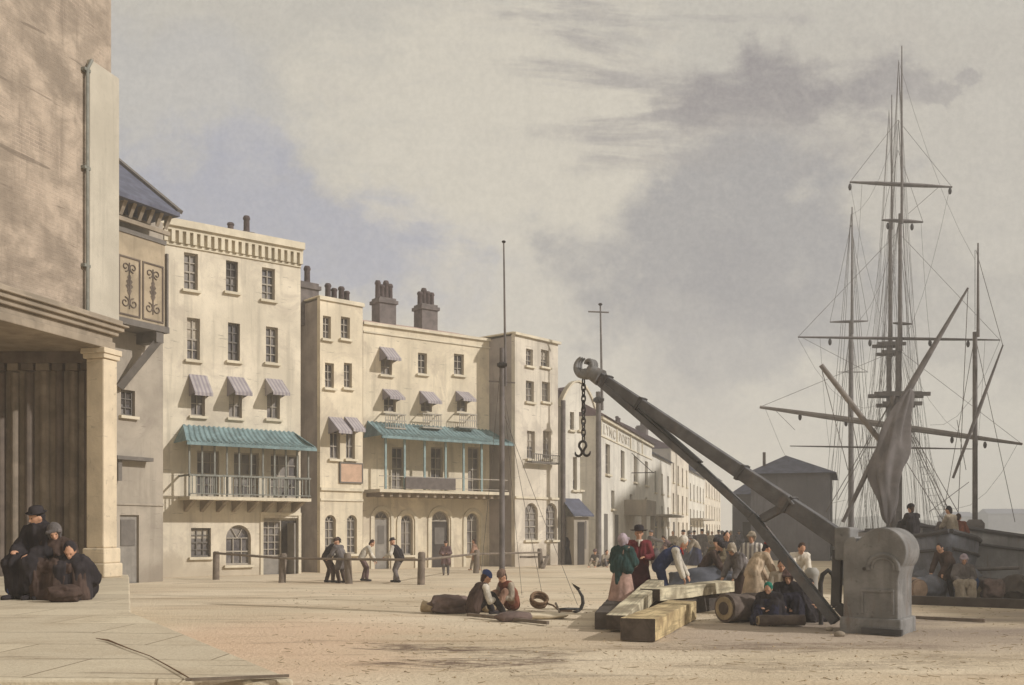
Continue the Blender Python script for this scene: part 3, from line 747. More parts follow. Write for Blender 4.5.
for i in range(npost):
    s = bs0+.03 + (bs1-bs0-.1)*i/(npost-1); MB().box(s-.03, s+.03, -bd+.045, -bd+.10, zf, ze-.15).build('balcony_post', IRONG, ro)
balcony_roof(ro, bs0-.15, bs1+.12, ze-.05, ze+.66, bd+.2, TEAL)
chimney(ro, F1.sz(233, 230, -2)[0], 2, H1, .34, .5, .62, 1, .5, False); chimney(ro, F1.sz(249, 230, -2)[0], 2, H1, .5, .5, .80, 1, .8, False)

# ============================================================ slim house
F2 = Fac((-7.87, 41.0), (-6.33, 42.4))
ro = F2.root('slim_house', 'slim cream house two windows wide with clustered chimneys beyond the hotel', 'house')
H2 = (F2.sz(321, 298)[1]+F2.sz(362, 303)[1])/2
w2 = [F2.rect(*r) for r in ((323,331,316,339),(341,350,317,339),(325,334,363,388),(344,352,363,388),(330,340,420,459),(346,355,420,459))]
g2 = [(*F2.rect(x0, x1, 515, 552)[:2], .75, F2.rect(x0, x1, 515, 552)[3], True) for x0, x1 in ((325,336),(347,357))]
mb = MB(); wall_panel(mb, 0, F2.L, 0, H2, w2+g2); mb.build('wall', CREAM_B, ro)
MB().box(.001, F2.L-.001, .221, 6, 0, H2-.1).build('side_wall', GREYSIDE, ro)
mb = MB(); mb.box(-.05, F2.L+.05, -.08, -.003, H2-.12, H2+.03); mb.box(-.05, F2.L+.05, 0, 6, H2+.002, H2+.06); mb.build('coping', TRIM, ro)
for k, w in enumerate(w2): window(ro, w, 2, 3)
for k in (4, 5): a, b, c, d = w2[k]; awning(ro, (a, b, d-.55, d+.12))
for w in g2: window(ro, w[:4], 2, 4, arch=True)
a, b, c, d = F2.rect(340, 361, 464, 482)
o = MB().box(a, b, -.07, -.004, c, d).build('board', mat('pink_board', S(196, 164, 140), var=.1, scale=3), ro)
mb = MB(); mb.box(a-.05, a-.002, -.09, -.003, c-.05, d+.05); mb.box(b+.002, b+.05, -.09, -.003, c-.05, d+.05); mb.box(a-.002, b+.002, -.09, -.003, d+.002, d+.05); mb.box(a-.002, b+.002, -.09, -.003, c-.05, c-.002); mb.build('board_frame', FRAMED, o)
mb = MB(); z = F2.sz(340, 488)[1]; mb.box(0, F2.L, -.10, -.003, z-.12, z); z = F2.sz(340, 499)[1]; mb.box(0, F2.L, -.06, -.003, z-.08, z); mb.build('string_course', TRIM, ro)
chimney(ro, F2.sz(309, 285, -1.2)[0], 1.2, H2, .95, 1.1, .85, 2, .75)
chimney(ro, F2.sz(336, 285, -1.5)[0], 1.5, H2, .62, .8, .45, 2, .6); chimney(ro, F2.sz(349, 285, -1.5)[0], 1.5, H2, .55, .8, .45, 2, .6)

# ============================================================ broad house with verandah
F3 = Fac((-6.63, 44.5), (-1.07, 48.6))
ro = F3.root('verandah_house', 'broad cream house with a long teal verandah and dark signboard on its rail', 'house')
H3 = (F3.sz(365, 326)[1]+F3.sz(489, 336)[1])/2
w3 = [F3.rect(*r) for r in ((381,392,350,375),(418,427,353,374),(454,464,354,375),(384,396,392,412),(421,432,394,412),(457,467,394,412))]
zf3 = (F3.sz(366, 490, 1.2)[1]+F3.sz(498, 491, 1.2)[1])/2; ze3 = (F3.sz(366, 437, 1.5)[1]+F3.sz(498, 440, 1.5)[1])/2
d3 = [(*F3.rect(x0, x1, 447, 488)[:2], zf3+.04, F3.rect(x0, x1, 447, 488)[3]) for x0, x1 in ((392,404),(431,443),(468,480))]
gs = []
for x0, x1, y0, z in ((375,389,511,0),(401,413,515,.6),(432,449,511,0),(467,479,513,.6)):
    r = F3.rect(x0, x1, y0, 555); gs.append((r[0], r[1], z, r[3], True))
mb = MB(); wall_panel(mb, 0, F3.L, 0, H3, w3+d3+gs); mb.box(.001, F3.L-.001, .221, 7, 0, H3-.15); mb.build('wall', CREAM_B, ro)
mb = MB(); mb.box(-.0, F3.L, -.12, -.003, H3-.1, H3+.02); mb.box(-.0, F3.L, -.06, -.003, H3-.45, H3-.38); mb.build('cornice', TRIM, ro)
mb = MB(); mb.add([(0,.1,H3),(F3.L,.1,H3),(F3.L,3.2,H3+.85),(0,3.2,H3+.85),(0,6.9,H3),(F3.L,6.9,H3)], [(0,1,2,3),(3,2,5,4),(0,3,4),(1,5,2)]); mb.build('roof', PINKROOF, ro)
for w in w3: window(ro, w, 2, 3)
for k in (0, 3, 4, 5): a, b, c, d = w3[k]; awning(ro, (a, b, d-.45, d+.12))
for k in (3, 4, 5):
    a, b, c, d = w3[k]; mb = MB(); z0, z1 = c-.75, c-.12; y0 = -.55
    mb.box(a-.22, b+.22, y0, -.132, z0-.06, z0)
    for z in (z0+.28, z1-.05): mb.box(a-.22, b+.22, y0, y0+.035, z, z+.05)
    s = a-.22
    while s < b+.22: mb.box(s, s+.03, y0+.004, y0+.03, z0, z1-.05); s += .12
    for s in (a-.22, b+.19): mb.box(s, s+.03, y0+.035, -.003, z1-.05, z1)
    mb.build('window_guard', FRAME, ro)
for d in d3: window(ro, d, 2, 4, sill=False, kind='french_window')
for k, w in enumerate(gs):
    if k in (0, 2):
        r = (w[1]-w[0])/2; top = w[3]-r
        window(ro, (w[0], w[1], top-.02, w[3]), 2, 1, arch=True, sill=False, kind='fanlight')
        o = MB().box(w[0]+.03, w[1]-.03, .11, .17, 0.0, top-.03).build('door', DARKIN if k == 2 else DOORW, ro)
        MB().box(w[0]+.2, w[1]-.2, .09, .108, top*.5, top-.3).build('panel', FRAMED, o)
    else: window(ro, w[:4], 2, 3, arch=True)
    r = (w[1]-w[0])/2+.16; cx = (w[0]+w[1])/2; zc = w[3]-(w[1]-w[0])/2
    mb = MB(); pts = [(cx+r*math.cos(R(t)), zc+r*math.sin(R(t))) for t in range(0, 181, 15)]
    for p, q in zip(pts, pts[1:]): mb.beam((p[0], -.03, p[1]), (q[0], -.03, q[1]), .054, .15, up=V((0,1,0)).cross(V((q[0]-p[0],0,q[1]-p[1]))))
    for sg in (-1, 1): mb.box(cx+sg*r-.075, cx+sg*r+.075, -.057, -.003, 0, zc-.004)
    mb.build('arch_surround', TRIM, ro)
vs0, vs1, vd = .02, F3.L+.05, 1.45
floor = MB().box(vs0, vs1, -vd-.05, -.003, zf3-.14, zf3).build('verandah_floor', TRIM, ro)
mb = MB(); s = vs0+.15
while s < vs1-.1: mb.box(s, s+.14, -vd+.12, -.003, zf3-.32, zf3-.143); s += .45
mb.build('joist', STONED, floor)
for px in (386, 405, 425, 446, 464, 482):
    s = F3.sz(px, 460, vd)[0]; MB().box(s-.04, s+.04, -vd, -vd+.08, zf3+.002, ze3-.1).build('verandah_post', TEALF, ro)
mb = MB(); mb.box(vs0+.02, vs1-.04, -vd+.01, -vd+.05, zf3+.55, zf3+.59); mb.box(vs0+.02, vs1-.04, -vd+.015, -vd+.045, zf3+.08, zf3+.11); mb.build('railing', FRAME, ro)
a, b, c, d = F3.rect(405, 455, 478, 489, vd+.06)
o = MB().box(a, b, -vd-.12, -vd-.06, c-.02, d).build('signboard', mat('dark_signboard', S(104, 96, 92), var=.15, scale=4), ro)
balcony_roof(ro, vs0, vs1+.1, ze3, ze3+.75, vd+.25, TEAL, skew=.2, name='verandah_roof')
chimney(ro, F3.sz(388, 316, -2.6)[0], 2.6, H3+.6, .9, .8, 1.35, 4, .8); chimney(ro, F3.sz(430, 316, -2.6)[0], 2.6, H3+.6, .9, .8, 1.35, 4, .75)

# ============================================================ tower-like house with the shaded side
F4 = Fac((.14, 47.5), (2.3, 50.0))
ro = F4.root('corner_tower_house', 'tall flat-roofed house with shade painted into its side wall behind the tallest flagstaff', 'house')
H4 = (F4.sz(516, 335)[1]+F4.sz(557, 341)[1])/2
w4 = [F4.rect(*r) for r in ((526,533,349,366),(541,549,350,367),(526,534,381,402),(542,550,382,402),(527,535,431,459),(543,551,431,459))]
g4 = [(*F4.rect(x0, x1, 503, 540), True) for x0, x1 in ((525,538),(546,557))]
mb = MB(); wall_panel(mb, 0, F4.L, 0, H4, w4+g4); mb.build('wall', CREAM_C, ro)
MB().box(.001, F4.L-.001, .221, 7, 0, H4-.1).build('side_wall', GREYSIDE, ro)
mb = MB(); mb.box(-.1, F4.L+.1, -.14, -.003, H4-.08, H4+.04); mb.box(-.1, F4.L+.1, 0, 7.1, H4+.002, H4+.07); mb.build('coping', TRIM, ro); z = F4.sz(536, 497)[1]; MB().box(0, F4.L, -.08, -.003, z-.1, z).build('string_course', TRIM, ro)
for w in w4: window(ro, w, 2, 3)
for w in g4: window(ro, w[:4], 2, 4, arch=True)
a, b = w4[4][0]-.15, w4[5][1]+.15; c = w4[4][2]
mb = MB(); mb.box(a, b, -.45, -.132, c-.2, c-.12); mb.box(a, b, -.45, -.42, c+.2, c+.24)
s = a
while s < b: mb.box(s, s+.03, -.447, -.423, c-.12, c+.2); s += .16
mb.build('window_guard', FRAMED, ro)

# ============================================================ narrow gabled shop
F5 = Fac((2.42, 50.3), (4.35, 51.9))
ro = F5.root('gabled_shop', 'narrow pale house with a curved gable and a shop lean-to at its foot', 'shop')
H5 = F5.sz(565, 408)[1]; A5 = F5.sz(587, 383)[1]
w5 = [F5.rect(*r) for r in ((570,574,412,430),(579,583,412,430),(573,577,457,490),(580,584,457,490))]
mb = MB(); wall_panel(mb, 0, F5.L, 0, H5, w5)
cx = F5.L*.5; gp = [(0, H5)] + [(F5.L*t, H5 + (A5-H5)*math.sin(math.pi*t)**.8) for t in [i/12 for i in range(1, 12)]] + [(F5.L, H5)]
mb.prism(gp[::-1], 0, .22); mb.box(.001, F5.L-.001, .221, 8, 0, H5-.002); mb.build('wall', CREAM_D, ro)
mb = MB()
for p, q in zip(gp, gp[1:]): mb.beam((p[0], .1, p[1]+.04), (q[0], .1, q[1]+.04), .34, .09, up=V((0,1,0)).cross(V((q[0]-p[0],0,q[1]-p[1]))))
mb.build('coping', TRIM, ro)
mb = MB(); mb.add([(0,.25,H5),(F5.L,.25,H5),(F5.L*.5,.25,A5-.15),(0,8,H5),(F5.L,8,H5),(F5.L*.5,8,A5-.15)], [(0,2,5,3),(1,4,5,2),(3,5,4)]); mb.build('roof', MAUVE, ro)
for w in w5: window(ro, w, 1, 3)
z = F5.sz(565, 455)[1]
mb = MB(); mb.tube([(.1, -.12, .02), (.1, -.12, H5+.35)], .12, 10); mb.build('stove_pipe', CHIM, ro, smooth=True)
a, b, c, d = F5.rect(565, 590, 505, 515, .8)
mb = MB(); mb.add([(.1,-.004,d+.35),(b,-.004,d+.35),(b+.1,-1.0,c),(.0,-1.0,c),(.1,-.004,d+.28),(b,-.004,d+.28),(b+.1,-1.0,c-.07),(.0,-1.0,c-.07)], [(0,1,2,3),(4,7,6,5),(0,3,7,4),(1,5,6,2),(3,2,6,7),(0,4,5,1)]); o = mb.build('lean_to_roof', SLATE, ro)
mb = MB(); mb.box(.25, b-.05, -.75, -.003, 0, c-.08); mb.build('lean_to', GREYREN, ro)
mb = MB(); mb.box(.5, .95, -.78, -.752, 0.02, c-.35); mb.build('door', DARKIN, ro); MB().box(1.1, b-.3, -.78, -.752, .8, c-.3).build('shop_window', GLASS, ro)

# ============================================================ row receding along the quay
P0 = V((4.5, 51.0)); D0 = V((.277, .961))
def row_house(t0, t1, h, label, name, m, roofm, rows, win, rh=2.2, group=None):
    A = P0+D0*t0; B = P0+D0*(t1-.02); F = Fac(A, B); r = F.root(name, label, 'house', group); L = F.L
    wl = []
    for (z0, z1, n, ww, off) in rows:
        for i in range(n):
            c = L*(i+.5+off)/n; wl.append((c-ww/2, c+ww/2, z0, z1))
    mb = MB(); wall_panel(mb, 0, L, 0, h, wl); mb.box(.001, L-.001, .221, 8, 0, h-.01); mb.build('wall', m, r)
    mb = MB(); mb.add([(-.02,-.3,h),(L+.02,-.3,h),(L+.02,4,h+rh),(-.02,4,h+rh),(-.02,8.2,h),(L+.02,8.2,h)], [(0,1,2,3),(3,2,5,4),(0,3,4),(1,5,2),(0,4,5,1)]); rf = mb.build('roof', roofm, r)
    for w in wl: window(r, w, 2, 3, sill=win)
    return F, r, rf
F6, r6, rf6 = row_house(0, 18.5, 7.6, 'long three storey warehouse row house with lettered frieze and mauve tiled roof', 'frieze_house', CREAM_D, MAUVE,
    [(4.7, 6.3, 4, 1.3, -.05), (2.9, 3.9, 3, 1.0, .08)], True, rh=2.4)
mb = MB(); mb.box(0, F6.L, -.05, -.003, 6.55, 6.62); mb.box(0, F6.L, -.16, -.003, 7.42, 7.58)
for k in range(4): mb.box(F6.L*k/4+.03, F6.L*k/4+.2, -.06, -.003, 6.622, 7.418)
mb.build('cornice', TRIM, r6)
for word, s0, s1 in (('LYNC', .8, 4.3), ('PORT', 5.4, 9.2)):
    cu = bpy.data.curves.new('lettering', 'FONT'); cu.body = word; cu.size = .72; cu.extrude = .01; cu.space_character = 1.25
    to = bpy.data.objects.new('t', cu); COL.objects.link(to); dg = bpy.context.evaluated_depsgraph_get()
    me = bpy.data.meshes.new_from_object(to.evaluated_get(dg)); bpy.data.objects.remove(to)
    wid = max(v.co.x for v in me.vertices); k = (s1-s0)/wid
    for v in me.vertices: v.co = V((s0+v.co.x*k, -.02-v.co.z, 6.75+v.co.y))
    lo = bpy.data.objects.new('lettering', me); me.materials.clear(); me.materials.append(mat('faded_lettering', S(190, 180, 164), var=.2, scale=3)); COL.objects.link(lo); lo.parent = r6
# two long ground-floor doors and a projecting porch
for (s0, s1, zt_) in ((1.0, 2.0, 2.6), (4.2, 5.2, 2.6)): MB().box(s0, s1, -.02, -.003, 0.01, zt_).build('door', FRAMED, r6)
mb = MB(); mb.box(7.2, 11.2, -1.3, -.003, 2.6, 3.5); po = mb.build('porch', GREYREN, r6)
mb = MB(); mb.box(7.25, 7.55, -1.25, -1.0, 0, 2.598); mb.box(10.8, 11.1, -1.25, -1.0, 0, 2.598); mb.build('porch_post', GREYREN, po)
mb = MB(); mb.beam((9.8, -1.4, 5.2), (9.8, -.01, 5.2), .05, .05); mb.beam((9.8, -1.3, 5.2), (9.8, -.01, 6.4), .04, .04); mb.build('hoist_beam', IRON, r6)
row = [(18.5, 29, 7.0, 'pale two bay house next beyond the lettered frieze house', CREAM_D, SLATE), (29, 42, 8.2, 'taller faded house in the middle of the receding quay row', CREAM_C, MAUVE),
       (42, 58, 7.2, 'long low house far along the receding quay row', CREAM_D, SLATE), (58, 80, 8.0, 'last faint house at the end of the receding quay row', CREAM_C, SLATE)]
for k, (a, b, h, lb, m, rm) in enumerate(row):
    n = 3+k
    F, r, rf = row_house(a, b, h, lb, 'quay_house', m, rm, [(h-2.6, h-1.1, n, .95, 0), (h-5.0, h-3.5, n, .95, 0), (.6, 2.4, n, 1.1, .1)], True, group='houses receding along the quay')
    mb = MB(); mb.box(F.L*.12, F.L*.12+.9, -.03, -.003, 0.01, 2.3); mb.build('door', FRAMED, r)
    chimney(rf, F.L*.8, 3.4, h+1.6, 1.2, .9, 1.3, 3, .6)
    if k in (0, 2):
        mb = MB(); mb.box(1.2, F.L-1.5, -1.2, -.003, 2.7, 2.85); mb.build('canopy', GREYREN, r)

# ============================================================ grey hip-roofed warehouse and shed by the water
FW = Fac((13.85, 58.0), (18.0, 56.6))
ro = FW.root('warehouse', 'dark grey warehouse with a hipped roof standing behind the crane jib', 'warehouse')
L = FW.L; hw = 1.75+58*.056
mb = MB(); mb.box(0, L, 0, 9, 0, hw); mb.build('wall', WHOUSE, ro)
mb = MB(); o_ = .35; zr = 1.75+60*.074
mb.add([(-o_,-o_,hw),(L+o_,-o_,hw),(L+o_,9+o_,hw),(-o_,9+o_,hw),(L*.42,2.2,zr),(L*.5,6.5,zr)], [(0,1,4),(1,2,5,4),(2,3,5),(3,0,4,5),(0,3,2,1)]); rf = mb.build('roof', SLATE, ro)
MB().box(L*.14, L*.14+.16, .7, .9, hw, hw+1.3).build('stove_pipe', CHIM, rf)
MB().box(2.0, 2.7, -.025, -.003, 0.01, 2.2).build('door', WHOUSE, ro)
FS = Fac((15.2, 69), (17.6, 68.2))
ro = FS.root('store_shed', 'small dark shed left of the hip-roofed warehouse', 'shed')
MB().box(0, FS.L, 0, 6, 0, 4.2).build('wall', WHOUSE, ro)
mb = MB(); mb.add([(-.2,-.2,4.2),(FS.L+.2,-.2,4.2),(FS.L+.2,6.2,4.2),(-.2,6.2,4.2),(FS.L*.3,1.2,5.0),(FS.L*.7,1.2,5.0),(FS.L*.7,5,5.0),(FS.L*.3,5,5.0)], [(0,1,5,4),(1,2,6,5),(2,3,7,6),(3,0,4,7),(4,5,6,7),(0,3,2,1)]); mb.build('roof', SLATE, ro)
MB().box(.7, 1.7, -.025, -.003, 0.01, 2.3).build('door', DARKIN, ro)
for k, (x, y, w, h, lb) in enumerate(((161, 338, 34, 4.0, 'long low grey shed on the far shore at the right edge'), (148, 339, 9, 3.0, 'short faint shed on the far shore left of the long one'))):
    t_ = thing('far_shed', lb, 'shed', (x, y, 1.0), 0, 'sheds on the far shore')
    MB().box(0, w, 0, 8, -1.5, h+2.3).build('wall', WHOUSE, t_)
    mb = MB(); mb.add([(-.3,-.3,h+2.3),(w+.3,-.3,h+2.3),(w+.3,8.3,h+2.3),(-.3,8.3,h+2.3),(0,4,h+4),(w,4,h+4)], [(0,1,5,4),(2,3,4,5),(1,2,5),(3,0,4),(0,3,2,1)]); mb.build('roof', SLATE, t_)

# ============================================================ unseen block added beyond the right edge to shade the far street
FX = Fac((37.4, 43.6), (37.4, 64.2))
ro = thing('added_shade_block', 'tall unseen brick block added across the basin to shade the far street', 'warehouse', (37.4, 43.6, -2.2), R(90))
L = FX.L; HH = 22.6+2.2
wl = [(2+3.6*i-.6, 2+3.6*i+.6, z, z+1.9) for i in range(5) for z in (5, 9, 13, 17, 21)]
mb = MB(); mb.box(0, L, -14, 0, 0, HH); mb.build('wall', UPPER, ro)
mb = MB(); mb.add([(-.3,.3,HH),(L+.3,.3,HH),(L+.3,-14.3,HH),(-.3,-14.3,HH),(3,-6,HH+2.2),(L-3,-6,HH+2.2)], [(0,1,5,4),(1,2,5),(2,3,4,5),(3,0,4),(0,3,2,1)]); mb.build('roof', SLATE, ro)
for (s0_, s1_, z0_, z1_) in wl: MB().box(s0_, s1_, .003, .03, z0_, z1_).build('window', DARKIN, ro)

ro = thing('added_shade_block', 'lower unseen brick block added nearer to shade the right-hand boats', 'warehouse', (37.6, 9.5, -.4), R(90))  # second unseen block, added to shade the boats and right quay
L = 33.6; HH = 17.8
MB().box(0, L, -13, 0, 0, HH).build('wall', UPPER, ro)
mb = MB(); mb.add([(-.3,.3,HH),(L+.2,.3,HH),(L+.2,-13.3,HH),(-.3,-13.3,HH),(3,-6,HH+2.0),(L-3,-6,HH+2.0)], [(0,1,5,4),(1,2,5),(2,3,4,5),(3,0,4),(0,3,2,1)]); mb.build('roof', SLATE, ro)
for i in range(8):
    for z in (3.5, 7.5, 11.5): MB().box(2.2+4*i-.6, 2.2+4*i+.6, .003, .03, z, z+1.8).build('window', DARKIN, ro)
# ============================================================ crane
ca = R(35); CU = V((math.cos(ca), -math.sin(ca))); CA = V((5.69, 17.2))
FC = Fac(CA, CA+CU)
cr = FC.root('crane', 'grey quay crane with a rounded pillar and long jib reaching up to a scrolled head', 'crane')
CD = .95
def cz(px, py, d=0): return FC.sz(px, py, d)
x0 = cz(843, 600)[0]; x1 = cz(898, 600)[0]
cc = cz(881, 558); cR = (cz(905, 558)[0]-cz(857, 558)[0])/2*1.04; top = cz(881, 527.5)[1]
cc = (cc[0], top-cR)
poly = [(x0, 0), (x1, 0), (x1, cc[1]-cR*1.15), (x1+.01, cc[1]-cR*.98)]
poly += [(cc[0]+cR*math.cos(R(t)), cc[1]+cR*math.sin(R(t))) for t in range(-38, 146, 8)]
poly += [(cc[0]-cR*.98, cc[1]+cR*.42), (x0+.20, cc[1]+cR*.62), (x0+.10, cc[1]+cR*.60), (x0+.02, cc[1]+cR*.40), (x0, cc[1]+cR*.2)]
body = MB().prism(poly, 0, CD).build('pillar', CRANE, cr, bevel=.025)
MB().box(x0-.05, x1+.06, -.05, CD+.05, -.05, .26).build('base_plinth', CRANE, body, bevel=.03)
mb = MB(); mc = cz(883, 568); ri = cR*.60; mcz = mc[1]
pts = [(mc[0]+ri*math.cos(R(t)), mcz+ri*.9*math.sin(R(t))) for t in range(-10, 191, 10)]
mb.tube([(p[0], -.004, p[1]) for p in pts], .042, 8)
pts2 = [(mc[0]+ri*.74*math.cos(R(t)), mcz+ri*.68*math.sin(R(t))) for t in range(-10, 191, 10)]
mb.tube([(p[0], -.004, p[1]) for p in pts2], .03, 8)
mb.build('arch_moulding', CRANE, body, smooth=True)
mb = MB(); zz = mcz-.36; mb.box(x0+.30, x1-.06, -.03, -.001, zz-.05, zz); mb.box(x0+.30, x0+.35, -.025, -.001, zz-.42, zz-.052); mb.box(x1-.11, x1-.06, -.025, -.001, zz-.42, zz-.052)
mb.build('panel_moulding', CRANE, body, bevel=.008)
MB().lathe([(.03,-.02),(.03,.02)], 10, (x0+.36, -.002, mcz-.02), Matrix.Rotation(R(90), 3, 'X')).build('hole_spot', IRON, body)  # dark disc drawn where the pillar has a small hole
mb = MB(); mb.beam((x0+.35, -.10, .05), (x1+.1, -.12, .05), .1, .1); mb.build('foot_bar', CRANED, body)
# the jib lies in the vertical plane through the middle of the pillar
ym = CD/2
def jp(px, py, dy=0): s, z = cz(px, py, -ym); return V((s, ym+dy, z))
head = jp(590, 371)
jib = MB().beam(jp(596, 374), jp(846, 543), .17, .20, up=V((0,0,1)), w2=.24, h2=.31).build('jib', CRANEW, cr, bevel=.02)
mb = MB(); mb.box(x0-.22, x0+.06, ym-.26, ym+.26, jp(846, 543).z-.30, jp(846, 543).z+.28); mb.build('jib_socket', CRANE, jib, bevel=.04)
tp = [jp(601, 383), jp(640, 416), jp(700, 468), jp(752, 516), jp(836, 622)]
mb = MB()
for sg in (-1, 1):
    for a, b in zip(tp[:-1], tp[1:]): mb.beam(a+V((0, sg*.075, 0)), b+V((0, sg*.075, 0)), .08, .13 if a is not tp[-2] else .16)
tie = mb.build('strut', CRANEW, cr, bevel=.012)
mb = MB(); mb.beam(jp(796, 500), jp(762, 519), .16, .15); mb.beam(jp(790, 497), jp(796, 505), .34, .05); mb.build('cross_brace', CRANEW, cr, bevel=.015)
jd = (jp(846, 543)-jp(596, 374)).normalized(); jn = V((0,1,0)).cross(jd).normalized()
for t_ in (.05, .20, .62, .80):
    p = jp(596, 374).lerp(jp(846, 543), t_); hgt = .23+.09*t_
    MB().beam(p-jd*.03, p+jd*.03, hgt+.025, hgt+.025, up=jn).build('iron_strap', CRANED, jib)
MB().beam(jp(640, 409), jp(700, 462), .28, .03).build('wedge_plate', CRANED, jib)
mb = MB(); mb.beam(jp(838, 550), jp(836, 606), .14, .16); mb.beam(jp(838, 606), jp(850, 618), .14, .16); mb.build('post', CRANED, cr, bevel=.01)
# scrolled head: a curled iron bracket
hc = jp(586, 366.5); r0 = .235
mb = MB()
def curl(a0, a1, rad0, rad1, th0, th1, cx=0.0, cz_=0.0, n=22):
    pts = []; rr = []
    for i in range(n+1):
        t = i/n; a = R(a0+(a1-a0)*t); rad = rad0+(rad1-rad0)*t**1.3
        pts.append(V((hc.x+cx+rad*math.cos(a), 0, hc.z+cz_+rad*math.sin(a)))); rr.append(th0+(th1-th0)*t)
    for dy in (-.085, 0, .085): mb.tube([p+V((0, ym+dy, 0)) for p in pts], rr, 8)
curl(112, 230, .20, .19, .022, .075); curl(230, 345, .19, .17, .075, .08); curl(-70, 175, .085, .075, .06, .028, .105, .03)
mb.ell((hc.x+.0, ym, hc.z-.14), .17, .15, .10); mb.tube([jp(591, 372), jp(601, 378)], [.15, .18], 10)
sh = mb.build('scroll_head', CRANE, cr, smooth=True)
cs = jp(583.5, 378); ce = jp(583, 440)
n = int((cs.z-ce.z)/.115); mb = MB()
for i in range(n):
    z = cs.z-.02-(i+.5)*(cs.z-ce.z)/n; pts = []
    for k in range(13):
        t = 2*math.pi*k/12; a, b = .042*math.cos(t), .082*math.sin(t)
        pts.append((cs.x+(a if i % 2 else 0), ym+(0 if i % 2 else a), z+b))
    mb.tube(pts, .017, 6)
ch = mb.build('chain', IRON, cr, smooth=True)
mb = MB(); zt = ce.z
pts = [(cs.x-.02+.085*math.cos(R(a)), ym, zt-.11+.085*math.sin(R(a))) for a in range(230, -51, -20)]
mb.tube(pts, .028, 8)
for sg in (-1, 1):
    q = [(cs.x-.02+sg*.055, ym, zt-.17)] + [(cs.x-.02+sg*(.10)+sg*.08*math.cos(R(a)), ym, zt-.25+.08*math.sin(R(a))) for a in range(150, 380, 20)]
    mb.tube(q, [.028]*(len(q)-3)+[.022, .016, .01], 8)
mb.build('hook', IRON, ch, smooth=True)

# mooring bollards left of the crane
b = thing('bollard', 'short pale mooring post behind the crane strut', 'bollard', tuple(W(812, 530, 21.2).xy)+(0,))
MB().lathe([(.13,-.05),(.12,.75),(.15,.8),(.15,.88),(.09,.95)], 14).build('shaft', mat('limewash', S(176, 172, 164), streak=.4), b, smooth=True)
p = W(828, 530, 18.6)
hp = MB(); hp.tube([(-.13,0,-.02),(-.14,0,.75),(-.10,0,.92),(0,0,1.0),(.09,0,.92),(.12,0,.75),(.12,0,.3)], .045, 8)
o = hp.build('iron_hoop', IRON, None, smooth=True); o.location = (p.x, p.y, 0); tag(o, 'tall dark iron hoop standing between strut and crane pillar', 'hoop')
for k, (px, py, r, lb) in enumerate(((840, 635, .075, 'largest rounded grey stone at the foot of the crane pillar'), (829, 630, .06, 'small grey stone beside the end of the crane strut'))):
    p = G(px, py); mb = MB(); mb.ell((0,0,r*.5), r*1.2, r, r*.7); o = mb.build('loose_stone', STONED, None, smooth=True); rough_up(o, r*.25, 6, k); o.location = (p.x, p.y, gz(p.x, p.y)); tag(o, lb, 'stone', 'stones at the foot of the crane')

# ============================================================ flagstaffs
def flagstaff(px, Y, ytop, r0, label, cross, cw, stays, ybreak):
    p = W(px, 530, Y); t = thing('flagstaff', label, 'mast', (p.x, Y, 0), 0)
    H = EYE+(HOR-ytop)/FPX*Y; hb = EYE+(HOR-ybreak)/FPX*Y
    MB().tube([(0,0,-.1),(0,0,hb+.4)], [r0, r0*.85], 10).build('lower_mast', SPAR, t, smooth=True)
    MB().tube([(r0*1.2,0,hb-.5),(r0*.6,0,H)], [r0*.48, r0*.24], 8).build('topmast', SPAR, t, smooth=True)
    MB().ell((r0*.6,0,H+.03), r0*.7, r0*.7, r0*.45).build('truck', IRON, t)
    zc = EYE+(HOR-cross)/FPX*Y
    mb = MB(); mb.beam((-cw*.5,0,zc+.02), (cw*.5,0,zc-.02), r0*.45, r0*.4); mb.build('crosstree', SPAR, t)
    mb = MB(); mb.ell((0,0,hb), r0*1.6, r0*1.6, r0*1.2); mb.box(-r0*1.7, r0*1.7, -r0*1.5, r0*1.5, hb-r0*.4, hb+r0*.4); mb.build('mast_cap', IRON, t)
    if stays:
        mb = MB()
        for (dx, dy, za) in stays: mb.tube([(0,0,za), (dx*.5, dy*.5, za*.49), (dx, dy, .02)], .006, 5)
        mb.build('stay', ROPE, t)
    return t
flagstaff(502, 23.6, 243, .070, 'tall slender flagstaff with stays rising behind the two seated sailors', 382, .62, [(1.0, .6, 5.2), (1.75, -.5, 4.6), (.5, 3, 5.4), (-.6, 1.5, 6.0)], 365)
flagstaff(598.5, 48.6, 305, .15, 'distant grey mast with a crossbar in front of the lettered frieze house', 312, 1.0, None, 400)

# ============================================================ rail fence along the hotel front
PF = [(216, 35.2), (282, 33.2), (349, 32.6), (421, 32.0), (476, 40.5), (541, 46.0)]
fe = thing('rail_fence', 'weathered wooden post and rail fence in front of the hotel fronts', 'fence', (0, 0, 0))
pp = [W(px, 530, Y) for px, Y in PF]
for k, (p, (px, Y)) in enumerate(zip(pp, PF)):
    hgt = [1.0, .98, 1.0, 1.05, .95, .9][k]; mb = MB()
    a = k*.7; lean = V((.06*math.sin(k*2.2), .03, 0)); q = V((p.x, p.y, 0))
    mb.tube([q-V((0,0,.1)), q+lean*.5+V((0,0,hgt*.5)), q+lean+V((0,0,hgt-.05)), q+lean+V((0,0,hgt))], [.125, .12, .12, .08], 8); mb.build('post', POSTW, fe, smooth=True)
rl = [V((W(214, 530, 35.2).x, 35.2, .98))] + [V((p.x, p.y-.1, h)) for p, h in zip(pp, (.94, .82, .80, .80, .78, .72))]
mb = MB(); mb.tube(rl[1:], .045, 6); mb.build('rail', POSTW, fe, smooth=True)
p = W(548, 530, 46.5); q = W(520, 530, 46)
